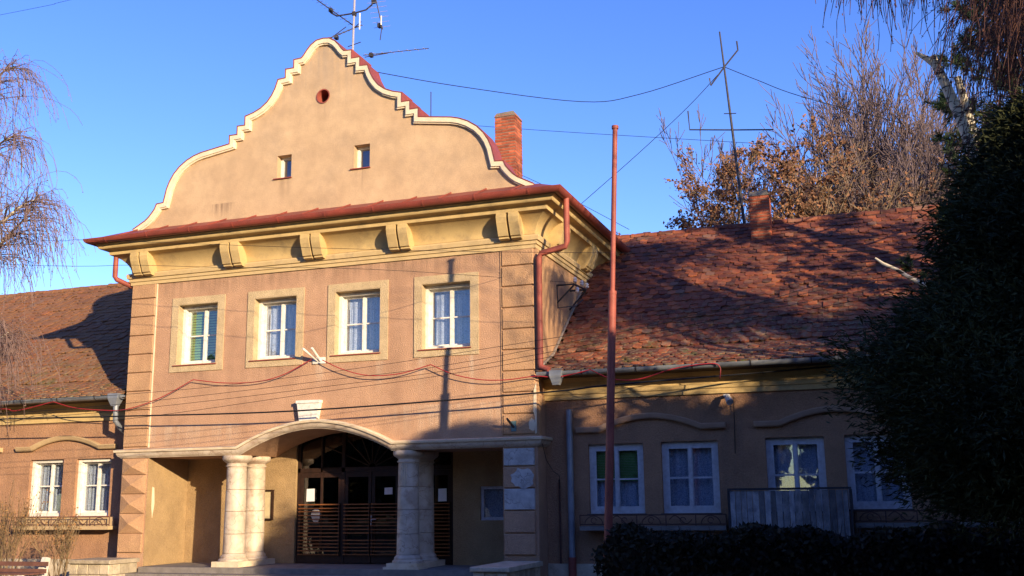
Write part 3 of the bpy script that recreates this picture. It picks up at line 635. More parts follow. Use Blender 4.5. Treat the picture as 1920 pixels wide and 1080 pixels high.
# mortar fillet where the right roof meets the flank wall, small metal ledge at the foot
TUBE('flashing', MORTAR, bld, [(.02, y, z+.03) for y, z in ((0.0, 3.95), (1.0, 4.36), (2.5, 5.52), (4.2, 6.82))], .028, 6)
B('ledge', CONC, bld, .01, .5, -.02, .2, 3.93, 3.985)

# hoppers and downpipes
def frust(x, y, z1, z0, a, b, name, mt, p):
    MB().add([(x-a, y-a*.8, z1), (x+a, y-a*.8, z1), (x+a, y+a*.8, z1), (x-a, y+a*.8, z1), (x-a, y-a*.8, z1-.10), (x+a, y-a*.8, z1-.10), (x+a, y+a*.8, z1-.10), (x-a, y+a*.8, z1-.10),
              (x-b, y-b, z0), (x+b, y-b, z0), (x+b, y+b, z0), (x-b, y+b, z0)],
             [(3, 2, 1, 0)[::-1], (0, 1, 5, 4), (1, 2, 6, 5), (2, 3, 7, 6), (3, 0, 4, 7), (4, 5, 9, 8), (5, 6, 10, 9), (6, 7, 11, 10), (7, 4, 8, 11), (8, 9, 10, 11)]).build(name, mt, p)
frust(-9.62, -.06, 3.95, 3.68, .13, .06, 'hopper', ZINC, bld); TUBE('downpipe', ZINC, bld, [(-9.60, -.06, 3.70), (-9.60, -.04, 3.36), (-9.58, .1, 3.22), (-9.55, .38, 3.05), (-9.55, .40, .3)], .055, 12)
frust(.42, -.1, 3.93, 3.66, .115, .06, 'hopper', ZINC, bld)
TUBE('downpipe', ZINC, bld, [(.50, .40, 3.24), (.50, .40, .52)], .06, 14); TUBE('downpipe', REDPIPE, bld, [(.50, .40, .54), (.50, .40, -.05)], .072, 12)
TUBE('downpipe', REDPIPE, bld, [(.69, -.12, 7.22), (.69, -.12, 6.38), (.66, -.12, 6.28), (.16, -.06, 6.20), (.10, -.05, 6.12), (.09, -.04, 4.1), (.11, -.06, 4.02), (.28, -.1, 3.95)], .058, 14)
TUBE('downpipe', REDPIPE, bld, [(-9.68, -.25, 7.2), (-9.68, -.25, 6.52), (-9.65, -.22, 6.46), (-9.44, .1, 6.32), (-9.44, .3, 6.2), (-9.44, .3, 4.4)], .055, 14)
for z in (5.2, 4.3, 6.0): TUBE('pipe_clip', IRON, bld, [(.03, -.04, z), (.155, -.04, z+.005)], .012, 6)
TUBE('conduit', RUSTIRON, bld, [(.26, .47, 1.95), (.26, .47, .1)], .018, 6)
TUBE('hanging_wire', CABLE, bld, [(.12, -.1, 2.6), (.13, .1, 2.3), (.2, .3, 2.1), (.27, .44, 2.02), (.28, .44, 1.78)], .006, 5)

# chimneys of single bricks
def chimney(x, y, z0, z1, wd, capm):
    ch = MB().box(x-wd/2+.012, x+wd/2-.012, y-wd/2+.012, y+wd/2-.012, z0, z1).build('chimney', MORTAR, bld)
    bl, bwid, h = wd*.66, wd*.34, .066; me = piece('brick', MB().box(-.5, .5, -.5, .5, -.5, .5), BRICK); k = 0
    z = z0+.04
    while z < z1-.02:
        g = .006
        if k % 2 == 0: L = [(-wd/2, -wd/2+bl, -wd/2, -wd/2+bwid), (-wd/2+bl, wd/2, -wd/2, -wd/2+bl), (wd/2-bl, wd/2, wd/2-bwid, wd/2), (-wd/2, -wd/2+bwid, -wd/2+bwid, wd/2)]
        else: L = [(-wd/2, -wd/2+bwid, -wd/2, -wd/2+bl), (-wd/2+bwid, wd/2, -wd/2, -wd/2+bwid), (wd/2-bwid, wd/2, -wd/2+bwid, wd/2), (-wd/2, wd/2-bwid, wd/2-bwid, wd/2)]
        for a, b, c, d in L:
            j = random.uniform(-.004, .006)
            put('brick', me, ch, (x+(a+b)/2, y+(c+d)/2, z+h/2), (0, 0, random.gauss(0, .01)), (b-a-g+j, d-c-g+j, h-.009))
        z += h+.008; k += 1
    MB().add([(x-wd/2-.01, y-wd/2-.01, z1-.005), (x+wd/2+.01, y-wd/2-.01, z1-.005), (x+wd/2+.01, y+wd/2+.01, z1-.005), (x-wd/2-.01, y+wd/2+.01, z1-.005),
              (x-wd/2+.03, y-wd/2+.03, z1+.10), (x+wd/2-.05, y-wd/2+.03, z1+.12), (x+wd/2-.05, y+wd/2-.04, z1+.11), (x-wd/2+.03, y+wd/2-.04, z1+.10)],
             [(0, 1, 5, 4), (1, 2, 6, 5), (2, 3, 7, 6), (3, 0, 4, 7), (4, 5, 6, 7)]).build('chimney_cap', capm, ch)
    return ch
chimney(-1.64, 3.2, 8.0, 10.28, .50, CAPCONC)
chimney(3.79, 5.0, 7.2, 8.28, .44, CAPCONC)
TUBE('lightning_rod', IRON, bld, [(-2.9, 1.6, 9.0), (-2.9, 1.6, 10.55)], .012, 5)

# window boxes with iron railings
def window_box(x0, x1, y0, z, dark):
    im = RUSTIRON
    wb = B('window_box', HOOD if not dark else CONC, bld, x0, x1, y0-.03, YW-.052, z-.075, z)
    B('box_front', HOOD if not dark else WWING, wb, x0+.03, x1-.03, y0+.16, y0+.19, z+.002, z+.19)
    for zz in (z+.03, z+.195): TUBE('rail', im, wb, [(x0, y0, zz), (x1, y0, zz)], .011, 6)
    n = max(2, int((x1-x0)/.46)); u = (x1-x0)/n
    for i in range(n+1): TUBE('upright', im, wb, [(x0+i*u, y0, z), (x0+i*u, y0, z+.2)], .010, 6)
    for i in range(n):
        c = x0+(i+.5)*u
        if i % 2 == 0: pts = [(c+.17*math.cos(a), y0-.01, z+.03+.15*math.sin(a)) for a in [math.pi*k/10 for k in range(11)]]
        else: pts = [(c-.2+.4*k/10, y0-.01, z+.11+.07*math.sin(k*.63)) for k in range(11)]
        TUBE('scroll', im, wb, pts, .009, 5)
        TUBE('scroll', im, wb, [(c+.05*math.cos(a)+.04*(i % 2), y0-.012, z+.1+.05*math.sin(a)) for a in [1.7*math.pi*k/10 for k in range(11)]], .008, 5)
window_box(-12.42, -9.80, .2, 1.135, False); window_box(.72, 3.36, .2, 1.10, True); window_box(5.5, 9.9, .2, 1.14, True); window_box(-15.7, -13.05, .2, 1.135, False)

# timber screen boarding in a balcony box
sc = empty('timber_screen', (4.46, -.02, 0), 'grey weathered vertical board screen under the window with a dark top rail', 'screen')
xa = 3.48
k = 0
while xa < 5.42:
    wv = random.uniform(.085, .125); B('board', GREYWOOD, sc, xa, min(xa+wv-.009, 5.44), -.03+random.uniform(-.009, .006), -.008, .55, 1.69+random.uniform(-.006, .006)); xa += wv
B('top_rail', IRON, sc, 3.44, 5.48, -.05, .03, 1.70, 1.735); B('post', IRON, sc, 5.445, 5.48, -.05, .44, 0, 1.699); B('post', IRON, sc, 3.44, 3.475, -.05, .44, 0, 1.699)

# ------------------------------------------------------------------ fittings
def flag_holder(x, y, z, m1, m2, plate, label, tubes, group=None):
    o = empty('flag_holder', (x, y, z), label, 'flag holder'); B('plate', m1, o, *plate)
    for a, b, r_ in tubes: TUBE('socket', m2, o, [a, b], r_, 10)
flag_holder(-4.65, 0, 4.35, WHITE, WHITE, (-4.78, -4.50, -.03, -.002, 4.34, 4.47), 'white two-socket flag holder on the pink wall between the middle upper windows', [((-4.66, -.03, 4.40), (-4.83, -.35, 4.62), .024), ((-4.6, -.03, 4.40), (-4.62, -.35, 4.62), .024)])
flag_holder(-.45, 0, 2.83, TEAL, IRON, (-.50, -.40, -.055, -.042, 2.84, 3.03), 'small teal plate with dark flag socket above the right corner of the porch moulding', [((-.45, -.06, 2.92), (-.49, -.3, 3.06), .022)])
ib = empty('insulator_bracket', (0, 1.9, 5.7), 'black iron bracket with four porcelain insulators on the shaded side wall', 'insulators')
TUBE('frame', IRON, ib, [(.0, 1.4, 5.86), (.36, 1.4, 5.86), (.36, 2.35, 5.92), (.0, 2.35, 5.92)], .022, 6)
TUBE('brace', IRON, ib, [(.0, 1.42, 5.5), (.36, 1.42, 5.84)], .018, 6); TUBE('brace', IRON, ib, [(.0, 2.3, 5.5), (.36, 2.35, 5.9)], .018, 6); TUBE('brace', IRON, ib, [(.0, 1.42, 5.88), (0.02, 1.42, 5.4), (.25, 1.9, 5.5), (.3, 2.3, 5.7)], .014, 6)
for y, z in ((1.45, 5.9), (1.95, 5.93), (2.35, 5.95), (1.6, 5.72)):
    MB().lathe([(.0, z), (.025, z), (.045, z+.03), (.03, z+.05), (.045, z+.075), (.02, z+.11), (.0, z+.11)], .38, y, 10).build('insulator', INSUL, ib, smooth=True)
lo = empty('wall_floodlight', (3.47, .45, 3.3), 'small white floodlight under the right wing cornice with a hanging cable', 'floodlight')
MB().tube([(3.47, .34, 3.36), (3.53, .22, 3.24)], [.05, .065], 10).build('lamp_head', WHITE_B, lo); B('bracket', WHITE_B, lo, 3.40, 3.50, .36, .498, 3.36, 3.40); TUBE('cable', CABLE, lo, [(3.56, .44, 3.36), (3.56, .47, 2.9), (3.54, .48, 2.35)], .008, 5)
nb = empty('notice_board', (-6.65, 1.34, 1.2), 'wooden framed notice board on the porch wall behind the left columns', 'notice board')
ring(-6.82, -6.45, 1.22, 1.86, .035, 1.29, 1.348).build('frame', DARKWOOD, nb); B('panel', mat('board_cream', (.55, .45, .28), None, 8, .7), nb, -6.784, -6.486, 1.32, 1.345, 1.256, 1.824)
for x0, x1, z0, z1, lb in ((-5.70, -5.50, 1.60, 1.87, 'upright white paper notice on the leftmost door glass'), (-3.85, -3.66, 1.725, 1.87, 'small wide paper notice high on the right door leaf'), (-2.63, -2.44, 1.57, 1.83, 'white paper notice on the glass panel right of the doors')):
    MB().add([(x0, 1.424, z0), (x1, 1.421, z0+.005), (x1-.004, 1.423, z1), (x0+.004, 1.424, z1-.006), (x0, 1.427, z0), (x1, 1.425, z0+.005), (x1-.004, 1.427, z1), (x0+.004, 1.427, z1-.006)], [(0, 1, 2, 3), (4, 7, 6, 5), (0, 4, 5, 1), (1, 5, 6, 2), (2, 6, 7, 3), (3, 7, 4, 0)]).build('paper_notice', PAPER, None, label=lb, cat='notice')
MB().plate([(-5.47+.12*math.cos(a)*(1 if math.sin(a) > 0 else .8), 1.30+.15*math.sin(a)) for a in [2*math.pi*k/18 for k in range(18)]], [], 1.44, 1.4425).build('round_sticker', PAPER, None, label='rounded white sticker low on the leftmost door glass behind the slats', cat='sticker')

# flagpole
fp = empty('flagpole', (2.12, -3.2, 0), 'tall thin red painted steel flagpole standing in front of the right wing', 'flagpole')
def fpt(z): return (2.075+.0484*z, -3.2, z)
TUBE('lower_tube', REDPIPE, fp, [fpt(-.02), fpt(4.70)], .062, 16); TUBE('upper_tube', REDPIPE, fp, [fpt(4.70), fpt(7.33)], .040, 14); TUBE('cap', REDPIPE, fp, [fpt(7.33), fpt(7.38)], .055, 12); TUBE('collar', REDPIPE, fp, [fpt(4.67), fpt(4.72)], .066, 14)

# aerials
ta = empty('tv_antenna', (-4.67, 1.2, 10.5), 'television antenna mast with several yagi aerials on the ridge behind the gable top', 'antenna')
TUBE('mast', ALU, ta, [(-4.69, 1.2, 10.55), (-4.64, 1.2, 13.4)], .026, 8)
TUBE('arm', IRON, ta, [(-5.27, 1.2, 12.80), (-5.25, 1.2, 12.68), (-5.1, 1.2, 12.58), (-4.66, 1.2, 12.57), (-4.35, 1.2, 12.60), (-4.2, 1.2, 12.70), (-4.16, 1.2, 12.86)], .02, 6)
def yagi(a, b, n, elen, edir, thick=.013, clip=True):
    a, b = Vector(a), Vector(b); bo = TUBE('boom', IRON, ta, [a, b], thick, 6); e = Vector(edir).normalized()
    for k in range(n):
        p = a.lerp(b, (k+.5)/n); l = elen*(1-.25*k/n); TUBE('element', ALU, bo, [p-e*l/2, p+e*l/2], .005, 4)
yagi((-5.75, .9, 13.15), (-4.75, 1.35, 12.35), 12, .42, (.8, -.5, -.25))
yagi((-4.12, 1.0, 13.2), (-3.97, 1.3, 12.1), 10, .5, (1, 0.1, 0))
yagi((-5.5, .8, 11.75), (-4.5, 1.3, 12.3), 11, .45, (.8, -.5, -.3))
yagi((-4.35, 1.1, 11.45), (-3.0, 1.7, 11.65), 8, .25, (.1, 1, .15), .01)
for a, b in (((-5.27, 1.2, 12.04), (-4.85, 1.2, 12.27)), ((-4.34, 1.15, 11.42), (-3.82, 1.3, 11.50)), ((-3.97, 1.25, 12.1), (-3.98, 1.2, 11.8)), ((-4.8, 1.2, 11.77), (-4.47, 1.2, 11.83)), ((-4.66, 1.2, 12.2), (-4.46, 1.2, 12.33))): TUBE('strut', IRON, ta, [a, b], .011, 5)
for x, z in ((-5.1, 12.05), (-4.2, 11.47), (-5.26, 12.75), (-4.16, 12.78), (-4.65, 12.55), (-4.0, 12.15)): B('clamp', IRON, ta, x-.035, x+.035, 1.15, 1.25, z-.045, z+.045)
for x, z0, z1 in ((-4.465, 12.1, 12.5), (-3.92, 12.12, 12.34)): TUBE('dipole', WHITE, ta, [(x, 1.12, z0), (x, 1.12, z1)], .016, 6)
ra = empty('radio_antenna', (3.36, 5.5, 7.7), 'tall thin dark radio antenna with two U-shaped dipoles on the right wing ridge', 'antenna')
TUBE('mast', IRON, ra, [(3.36, 5.5, 7.75), (3.20, 5.5, 10.2), (3.03, 5.5, 12.70)], [.035, .03, .018], 8)
TUBE('dipole', IRON, ra, [(2.17, 5.5, 10.78), (2.19, 5.5, 10.30), (3.2, 5.5, 10.16), (4.15, 5.5, 10.04), (4.14, 5.5, 10.24)], .018, 6)
TUBE('dipole', IRON, ra, [(2.735, 5.45, 11.52), (2.755, 5.45, 11.33), (3.10, 5.5, 11.78), (3.436, 5.55, 12.18), (3.42, 5.55, 12.41)], .02, 6)
TUBE('crossbar', IRON, ra, [(3.03, 5.47, 10.58), (3.32, 5.47, 10.55)], .012, 5)

# wires
def catmull(pts, n=6):
    P = [Vector(p) for p in pts]; P = [P[0]*2-P[1]] + P + [P[-1]*2-P[-2]]; o = []
    for i in range(1, len(P)-2):
        for k in range(n):
            t = k/n; a, b, c, d = P[i-1], P[i], P[i+1], P[i+2]
            o.append(.5*((2*b)+(c-a)*t+(2*a-5*b+4*c-d)*t*t+(3*b-a-3*c+d)*t**3))
    return o+[P[-2]]
def wire(name, pts, r, mt, label, cat='cable', group=None, n=6): MB().tube(catmull(pts, n), r, 5).build(name, mt, None, label=label, cat=cat, group=group)
wire('power_cable', [(-22, -.5, 3.6), (-12.35, -.5, 3.47), (-9.0, -.5, 3.41), (-4.79, -.5, 3.36), (0.2, -.5, 3.49), (1.54, -.5, 3.57), (4.0, .1, 3.72), (6, .3, 3.82)], .016, CABLE, 'thick black cable running across the whole front just above the porch arch')
wire('light_string', [(-15, -.12, 3.7), (-12.76, -.12, 3.74), (-12.29, -.12, 3.68), (-11.26, -.12, 3.84)], .009, REDCABLE, 'red light cable under the left wing gutter, leftmost length', group='red light cable lengths')
for q, lb in (([(-11.26, -.12, 3.84), (-10.65, -.12, 3.68), (-9.9, -.12, 3.60), (-9.28, -.12, 3.59), (-8.41, -.12, 3.80), (-7.59, -.12, 4.15)], 'red light cable rising round the left corner of the entrance block'),
              ([(-7.59, -.12, 4.15), (-6.82, -.12, 4.045), (-6.04, -.12, 4.03), (-5.42, -.12, 4.14), (-4.76, -.12, 4.42)], 'red light cable sagging left of the white flag holder'),
              ([(-4.5, -.15, 4.4), (-4.05, -.15, 4.19), (-3.46, -.15, 4.03), (-2.76, -.15, 4.03), (-2.1, -.15, 4.17)], 'red light cable sagging right of the white flag holder'),
              ([(-2.1, -.15, 4.17), (-1.63, -.15, 3.96), (-1.08, -.15, 3.83), (-.54, -.15, 3.80), (0.02, -.15, 3.84), (.4, -.16, 3.80), (.76, -.18, 3.84), (1.1, -.2, 3.90)], 'red light cable crossing the right quoins to the zinc hopper'),
              ([(1.1, -.2, 3.9), (1.51, -.22, 3.71), (2.0, -.22, 3.68), (2.64, -.2, 3.84), (3.26, -.17, 3.9), (3.44, -.16, 3.83), (3.43, -.15, 3.62)], 'red light cable looping below the right wing gutter')):
    wire('light_string', q, .0095, REDCABLE, lb, group='red light cable lengths')
for q, lb in (([(-26, -2, 9.3), (-11.23, -2, 7.14), (-8.84, -2, 6.87), (-3.53, -2, 6.21), (.64, -2, 5.75), (5.05, -2, 5.34), (10, -2, 5.0)], 'thin wire crossing the console frieze and the right roof'),
              ([(-26, -2, 8.4), (-11.17, -2, 6.57), (-7.74, -2, 6.25), (-5.61, -2, 6.02), (-2.42, -2, 5.71), (.4, 1.5, 5.9)], 'thin wire running along the upper moulding to the insulator bracket'),
              ([(-18, -2, 3.6), (-7.78, -2, 3.68), (-3.47, -2, 3.87), (.61, -2, 4.21), (3.33, -2, 4.47), (5.01, -2, 4.74), (12, -2, 6.6)], 'thin wire below the upper windows, topmost of the bundle'),
              ([(-18, -2, 3.4), (-10.83, -2, 3.43), (-7.77, -2, 3.5), (-3.46, -2, 3.73), (.61, -2, 4.07), (12, -2.4, 5.6)], 'thin wire below the upper windows, second of the bundle'),
              ([(-18, -2, 3.1), (-10.8, -2, 3.16), (-7.74, -2, 3.2), (-3.46, -2, 3.53), (.6, -2, 3.89), (12, -2.4, 5.2)], 'thin wire below the upper windows, lowest of the bundle'),
              ([(-18, -2, 3.2), (-10.8, -2, 3.3), (-7.74, -2, 3.38), (-3.46, -2, 3.62), (.6, -2, 3.97), (12, -2.4, 5.4)], 'thin wire below the upper windows, third of the bundle'),
              ([(-26, -2, 12.5), (-11.8, -2, 12.32), (-9.87, -2, 12.33), (-5, -2, 12.4)], 'thin wire crossing the top left corner of the sky')):
    wire('overhead_wire', q, .0042, CABLE, lb, 'wire', 'overhead wires')
for q, lb, r_ in (([(-4.76, 1.3, 11.3), (-2.8, 3, 11.2), (-.36, 5, 11.2), (1.0, 5.4, 11.34), (3.09, 5.5, 11.78)], 'sagging aerial cable from the gable to the radio antenna', .010),
                  ([(3.09, 5.5, 11.78), (3.86, 5.5, 11.32), (4.81, 5.5, 10.78), (7, 5.5, 9.8)], 'guy wire falling right from the radio antenna into the bare trees', .009),
                  ([(-.57, 5.5, 8.74), (.95, 5.5, 9.89), (2.18, 5.5, 10.89), (3.09, 5.5, 11.75)], 'slanting guy wire left of the radio antenna', .008),
                  ([(-8, 8, 12.9), (-3.4, 8, 11.95), (-1.06, 8, 11.48), (4.0, 8, 10.5)], 'faint twin line behind the tall chimney', .007),
                  ([(-2.55, 6, 9.98), (-1.26, 6, 9.23), (.5, 6, 8.1)], 'short wire falling behind the right eave', .007)):
    wire('guy_wire', q, r_, CABLE, lb, 'wire', 'guy wires')

# ------------------------------------------------------------------ low walls, bench
def low_wall(x0, x1, y0, y1, label):
    o = empty('low_wall', ((x0+x1)/2, (y0+y1)/2, 0), label, 'low wall')
    B('core', MORTAR, o, x0+.03, x1-.03, y0+.03, y1, 0, .42)
    MB().cbox(x0-.04, x1+.05, y0-.05, y1, .42, .50, .015).build('coping', STONE, o)
    for zz in (0.0, .21):
        x = x0; 
        while x < x1-.05:
            wv = min(random.uniform(.2, .34), x1-x); MB().cbox(x+.006, x+wv-.006, y0+random.uniform(-.01, .01), y0+.1, zz+.006, zz+.204, .012).build('stone', STONE, o); x += wv
        y = y0+.1
        while y < y1-.05:
            wv = min(random.uniform(.2, .34), y1-y)
            for xs in (x0-.004, x1-.06): B('stone', STONE, o, xs, xs+.064, y+.006, y+wv-.006, zz+.006, zz+.204)
            y += wv
low_wall(-9.72, -8.72, -1.0, -.15, 'pale stone block wall left of the porch steps')
low_wall(-.55, .06, -1.9, -.15, 'rough stone wall with a thick slab right of the porch steps')
be = empty('bench', (-9.0, -3.3, 0), 'park bench with brown slats and white concrete ends at the lower left', 'bench')
BS = mat('bench_slat', (.17, .075, .055), (.12, .055, .04), 8, .7)
for x in (-9.62, -8.30):
    MB().plate([(-3.34, .0), (-3.22, 0), (-3.10, .66), (-3.20, .68), (-3.30, .42), (-3.75, .40), (-3.75, 0), (-3.68, 0), (-3.66, .33), (-3.36, .34)], [], x-.05, x+.05, 'x').build('end_support', mat('white_concrete', (.62, .58, .50), (.5, .46, .4), 8, .9, .4, 50), be)
for x in (-9.6,): pass
for k, (y, z) in enumerate(((-3.285, .56), (-3.32, .44))): B('slat', BS, be, -10.6, -8.10, y-.02-.02, y+.002-.02, z-.03, z+.045)
for y in (-3.72, -3.6, -3.48): B('slat', BS, be, -10.6, -8.10, y, y+.09, .402, .43)

# ------------------------------------------------------------------ vegetation
def tubes_np(name, P0, P1, R0, R1, mt, parent=None, n=3, **kw):
    P0, P1, R0, R1 = (np.asarray(a, float) for a in (P0, P1, R0, R1)); m = len(P0)
    d = P1-P0; d /= np.linalg.norm(d, axis=1)[:, None]+1e-9
    h = np.where(np.abs(d[:, 2:3]) > .9, np.array([[1., 0, 0]]), np.array([[0, 0, 1.]])); a = np.cross(d, h); a /= np.linalg.norm(a, axis=1)[:, None]+1e-9; b = np.cross(d, a)
    V = np.empty((m, 2*n, 3))
    for j in range(n):
        t = 2*math.pi*j/n; o = a*math.cos(t)+b*math.sin(t); V[:, j] = P0+o*R0[:, None]; V[:, n+j] = P1+o*R1[:, None]
    q = np.array([[j, (j+1) % n, n+(j+1) % n, n+j] for j in range(n)]); F = (q[None]+(np.arange(m)*2*n)[:, None, None]).reshape(-1, 4)
    return quads(name, V.reshape(-1, 3), F, mt, parent, smooth=True, **kw)
def quads(name, V, F, mt, parent, smooth=False, **kw):
    me = bpy.data.meshes.new(name); nf = len(F); k = F.shape[1]
    me.vertices.add(len(V)); me.vertices.foreach_set('co', np.asarray(V, np.float32).ravel())
    me.loops.add(nf*k); me.loops.foreach_set('vertex_index', F.astype(np.int32).ravel())
    me.polygons.add(nf); me.polygons.foreach_set('loop_start', np.arange(0, nf*k, k, dtype=np.int32)); me.polygons.foreach_set('loop_total', np.full(nf, k, np.int32))
    me.update(calc_edges=True); o = link_mesh(name, me, mt, parent, smooth=smooth, **kw); me.update(); return o
def leafquads(name, C, size, mt, parent, aspect=.6, normal=None, **kw):
    C = np.asarray(C, float); m = len(C); d = rng.normal(size=(m, 3)); d /= np.linalg.norm(d, axis=1)[:, None]
    e = rng.normal(size=(m, 3)); e -= d*(e*d).sum(1)[:, None]; e /= np.linalg.norm(e, axis=1)[:, None]
    s = size*(.6+.8*rng.random(m))[:, None]
    V = np.stack([C-d*s*.5, C+e*s*aspect*.5, C+d*s*.5, C-e*s*aspect*.5], 1).reshape(-1, 3)
    return quads(name, V, np.arange(4*m).reshape(-1, 4), mt, parent, **kw)
def grow(base, direc, length, rad, levels, rg, nseg=5, split=(3, 4), ang=(.4, .8), ratio=(.55, .75), wander=.12, up=.05, rr=.55, droop=0, tips=None):
    """recursive branching; returns the segments, and the ends of the last level in tips"""
    segs = []
    def br(p, d, L, r, lev):
        pts = [p]; dd = d.copy(); step = L/nseg; rs = [r]
        for k in range(nseg):
            dd = dd+rg.normal(size=3)*wander; dd[2] += (up if lev < levels-1 else up-droop); dd /= np.linalg.norm(dd)
            p = p+dd*step; pts.append(p); rs.append(r*(1-(1-rr)*(k+1)/nseg))
            segs.append((pts[-2], p, rs[-2], rs[-1], lev))
        if lev >= levels-1:
            if tips is not None: tips.append((p, dd)); tips.append((pts[len(pts)//2], dd))
            return
        n = rg.integers(split[0], split[1]+1)
        for i in range(n):
            t = (i+1+rg.random()*.5)/(n+.5) if i < n-1 else 1.0
            t = .3+.7*t; t = min(t, 1.0)
            kx = min(nseg, max(1, int(round(t*nseg)))); q = pts[kx]
            a = rg.uniform(*ang)*(1 if i < n-1 else .35); h = rg.normal(size=3); h -= dd*(h@dd); h /= np.linalg.norm(h)+1e-9
            nd = dd*math.cos(a)+h*math.sin(a); br(q, nd/np.linalg.norm(nd), L*rg.uniform(*ratio), rs[kx]*(.75 if i == n-1 else .6), lev+1)
    br(np.array(base, float), np.array(direc, float)/np.linalg.norm(direc), length, rad, 0)
    return segs
def tree_from(name, segs, trunk_mt, twig_mt, label, cat, group, base, minr=.006, split_lev=2):
    o = empty(name, base, label, cat, group)
    A = [s for s in segs if s[4] < split_lev]; Bs = [s for s in segs if s[4] >= split_lev]
    f = lambda q: ([s[0] for s in q], [s[1] for s in q], [max(s[2], minr) for s in q], [max(s[3], minr) for s in q])
    tubes_np('trunk', *f(A), trunk_mt, o, n=7)
    if Bs: tubes_np('crown', *f(Bs), twig_mt, o, n=3, kind='stuff')
    return o
# bare grove behind the roof
for i, (x, y, h, lb) in enumerate(((5.5, 15, 12.6, 'left'), (7.3, 16.5, 13.6, 'middle'), (9.3, 15.5, 13.0, 'right'), (12.2, 17, 12.8, 'far right'))):
    rg_ = np.random.default_rng(20+i); allseg = []
    for s in range((13, 13, 9, 4)[i]):
        a = rg_.uniform(0, 6.28); sp = .08+.34*rg_.random()
        allseg += grow((x+.2*math.cos(a), y+.2*math.sin(a), 0), (sp*math.cos(a), sp*math.sin(a), 1), h*.64, .075, 5, rg_, nseg=5, split=(5, 6), ang=(.25, .62), ratio=(.38, .54), wander=.09, up=.05)
    tree_from('bare_tree', allseg, BARK_P, BARK_P, ['slender multi-stemmed leafless tree behind the roof, leftmost of the bare grove', 'tallest leafless tree of the grove behind the right roof', 'leafless many-stemmed tree directly left of the topped white birch', 'leafless tree behind the pine at the right edge'][i], 'tree', 'bare trees behind the roof', (x, y, 0), minr=.0105)
# brown-leaved tree behind the second chimney
rg_ = np.random.default_rng(5); tips = []
sg = []
for d, L in (((-.55, 0, 1), 4.0), ((.1, .1, 1), 4.0), ((.55, -.1, .9), 4.0), ((-1.5, .1, .36), 3.7), ((-1.2, -.3, .75), 3.9), ((-.8, .2, .9), 4.4), ((.9, .3, .8), 4.4), ((-.2, -.3, 1), 3.8)):
    sg += grow((4.2, 10, 5.4), d, L*.74, .11, 6, rg_, nseg=4, split=(3, 4), ang=(.4, 1.0), ratio=(.5, .66), wander=.13, up=.03, tips=tips)
sg += [(np.array((4.2, 10, 0.)), np.array((4.2, 10, 5.5)), .25, .2, 0)]
bt = tree_from('brown_leaf_tree', sg, BARK_T, BARK_T, 'spreading tree with clinging brown leaves behind the small brick chimney', 'tree', None, (4.2, 10, 0), minr=.008)
C = []
for p, d in tips:
    if p[0] > 4.0+1.8*rg_.random() and rg_.random() < .75: continue
    cl = p+rg_.normal(size=3)*.05
    for k in range(rg_.integers(1, 7)): C.append(cl+rg_.normal(size=3)*.055)
leafquads('leaves', C, .10, DEADLEAF, bt, .6, kind='stuff')
# weeping birch entering from the left
def weeping(base, limbs, rg_, twig_mt, limb_mt, name, label, nt_, tl, cat='birch tree', seedr=.0055, side=.9):
    segs = []; start = []
    trunk = [np.array(base, float)]
    for (p0, path, r0) in limbs:
        pts = [np.array(q, float) for q in catmull([p0]+path, 5)]; k = len(pts)
        for i in range(k-1):
            ra, rb = r0*(1-.85*i/k), r0*(1-.85*(i+1)/k); segs.append((pts[i], pts[i+1], ra, rb, 0))
            if i > k*.15:
                for q in range(3):
                    d = (pts[i+1]-pts[i]); d /= np.linalg.norm(d); h = rg_.normal(size=3); h[2] = abs(h[2])*.4; nd = d*.8+h*.55; nd /= np.linalg.norm(nd)
                    L = rg_.uniform(.35, side)*(1.1-.5*i/k)*1.3; p = pts[i]; rr_ = rb*.35+.006
                    for s in range(4):
                        nd = nd+np.array([0, 0, -.16])+rg_.normal(size=3)*.06; nd /= np.linalg.norm(nd); p2 = p+nd*L/4; segs.append((p, p2, rr_, rr_*.8, 1)); rr_ *= .8; p = p2; start.append((p, nd))
    o = empty(name, base, label, cat)
    f = lambda q: ([s[0] for s in q], [s[1] for s in q], [s[2] for s in q], [s[3] for s in q])
    tubes_np('trunk', *f([s for s in segs if s[4] == 0]), limb_mt, o, n=8); tubes_np('branches', *f([s for s in segs if s[4] == 1]), twig_mt, o, n=4, kind='stuff')
    P0, P1 = [], []; C = []
    idx = rg_.integers(0, len(start), nt_)
    for j in idx:
        p, d = start[j]; d = d*.6+rg_.normal(size=3)*.35; L = rg_.uniform(.3, 1)*tl; n = 6
        for s in range(n):
            d = d*.8+np.array([0, 0, -.27])+rg_.normal(size=3)*.10; dn = d/np.linalg.norm(d); p2 = p+dn*L/n; P0.append(p); P1.append(p2); p = p2
            if rg_.random() < .5: C.append(p+rg_.normal(size=3)*.015)
    tubes_np('twigs', P0, P1, [seedr]*len(P0), [seedr*.8]*len(P0), twig_mt, o, n=3, kind='stuff')
    leafquads('catkins', C, .045, twig_mt, o, .4, kind='stuff')
    return o
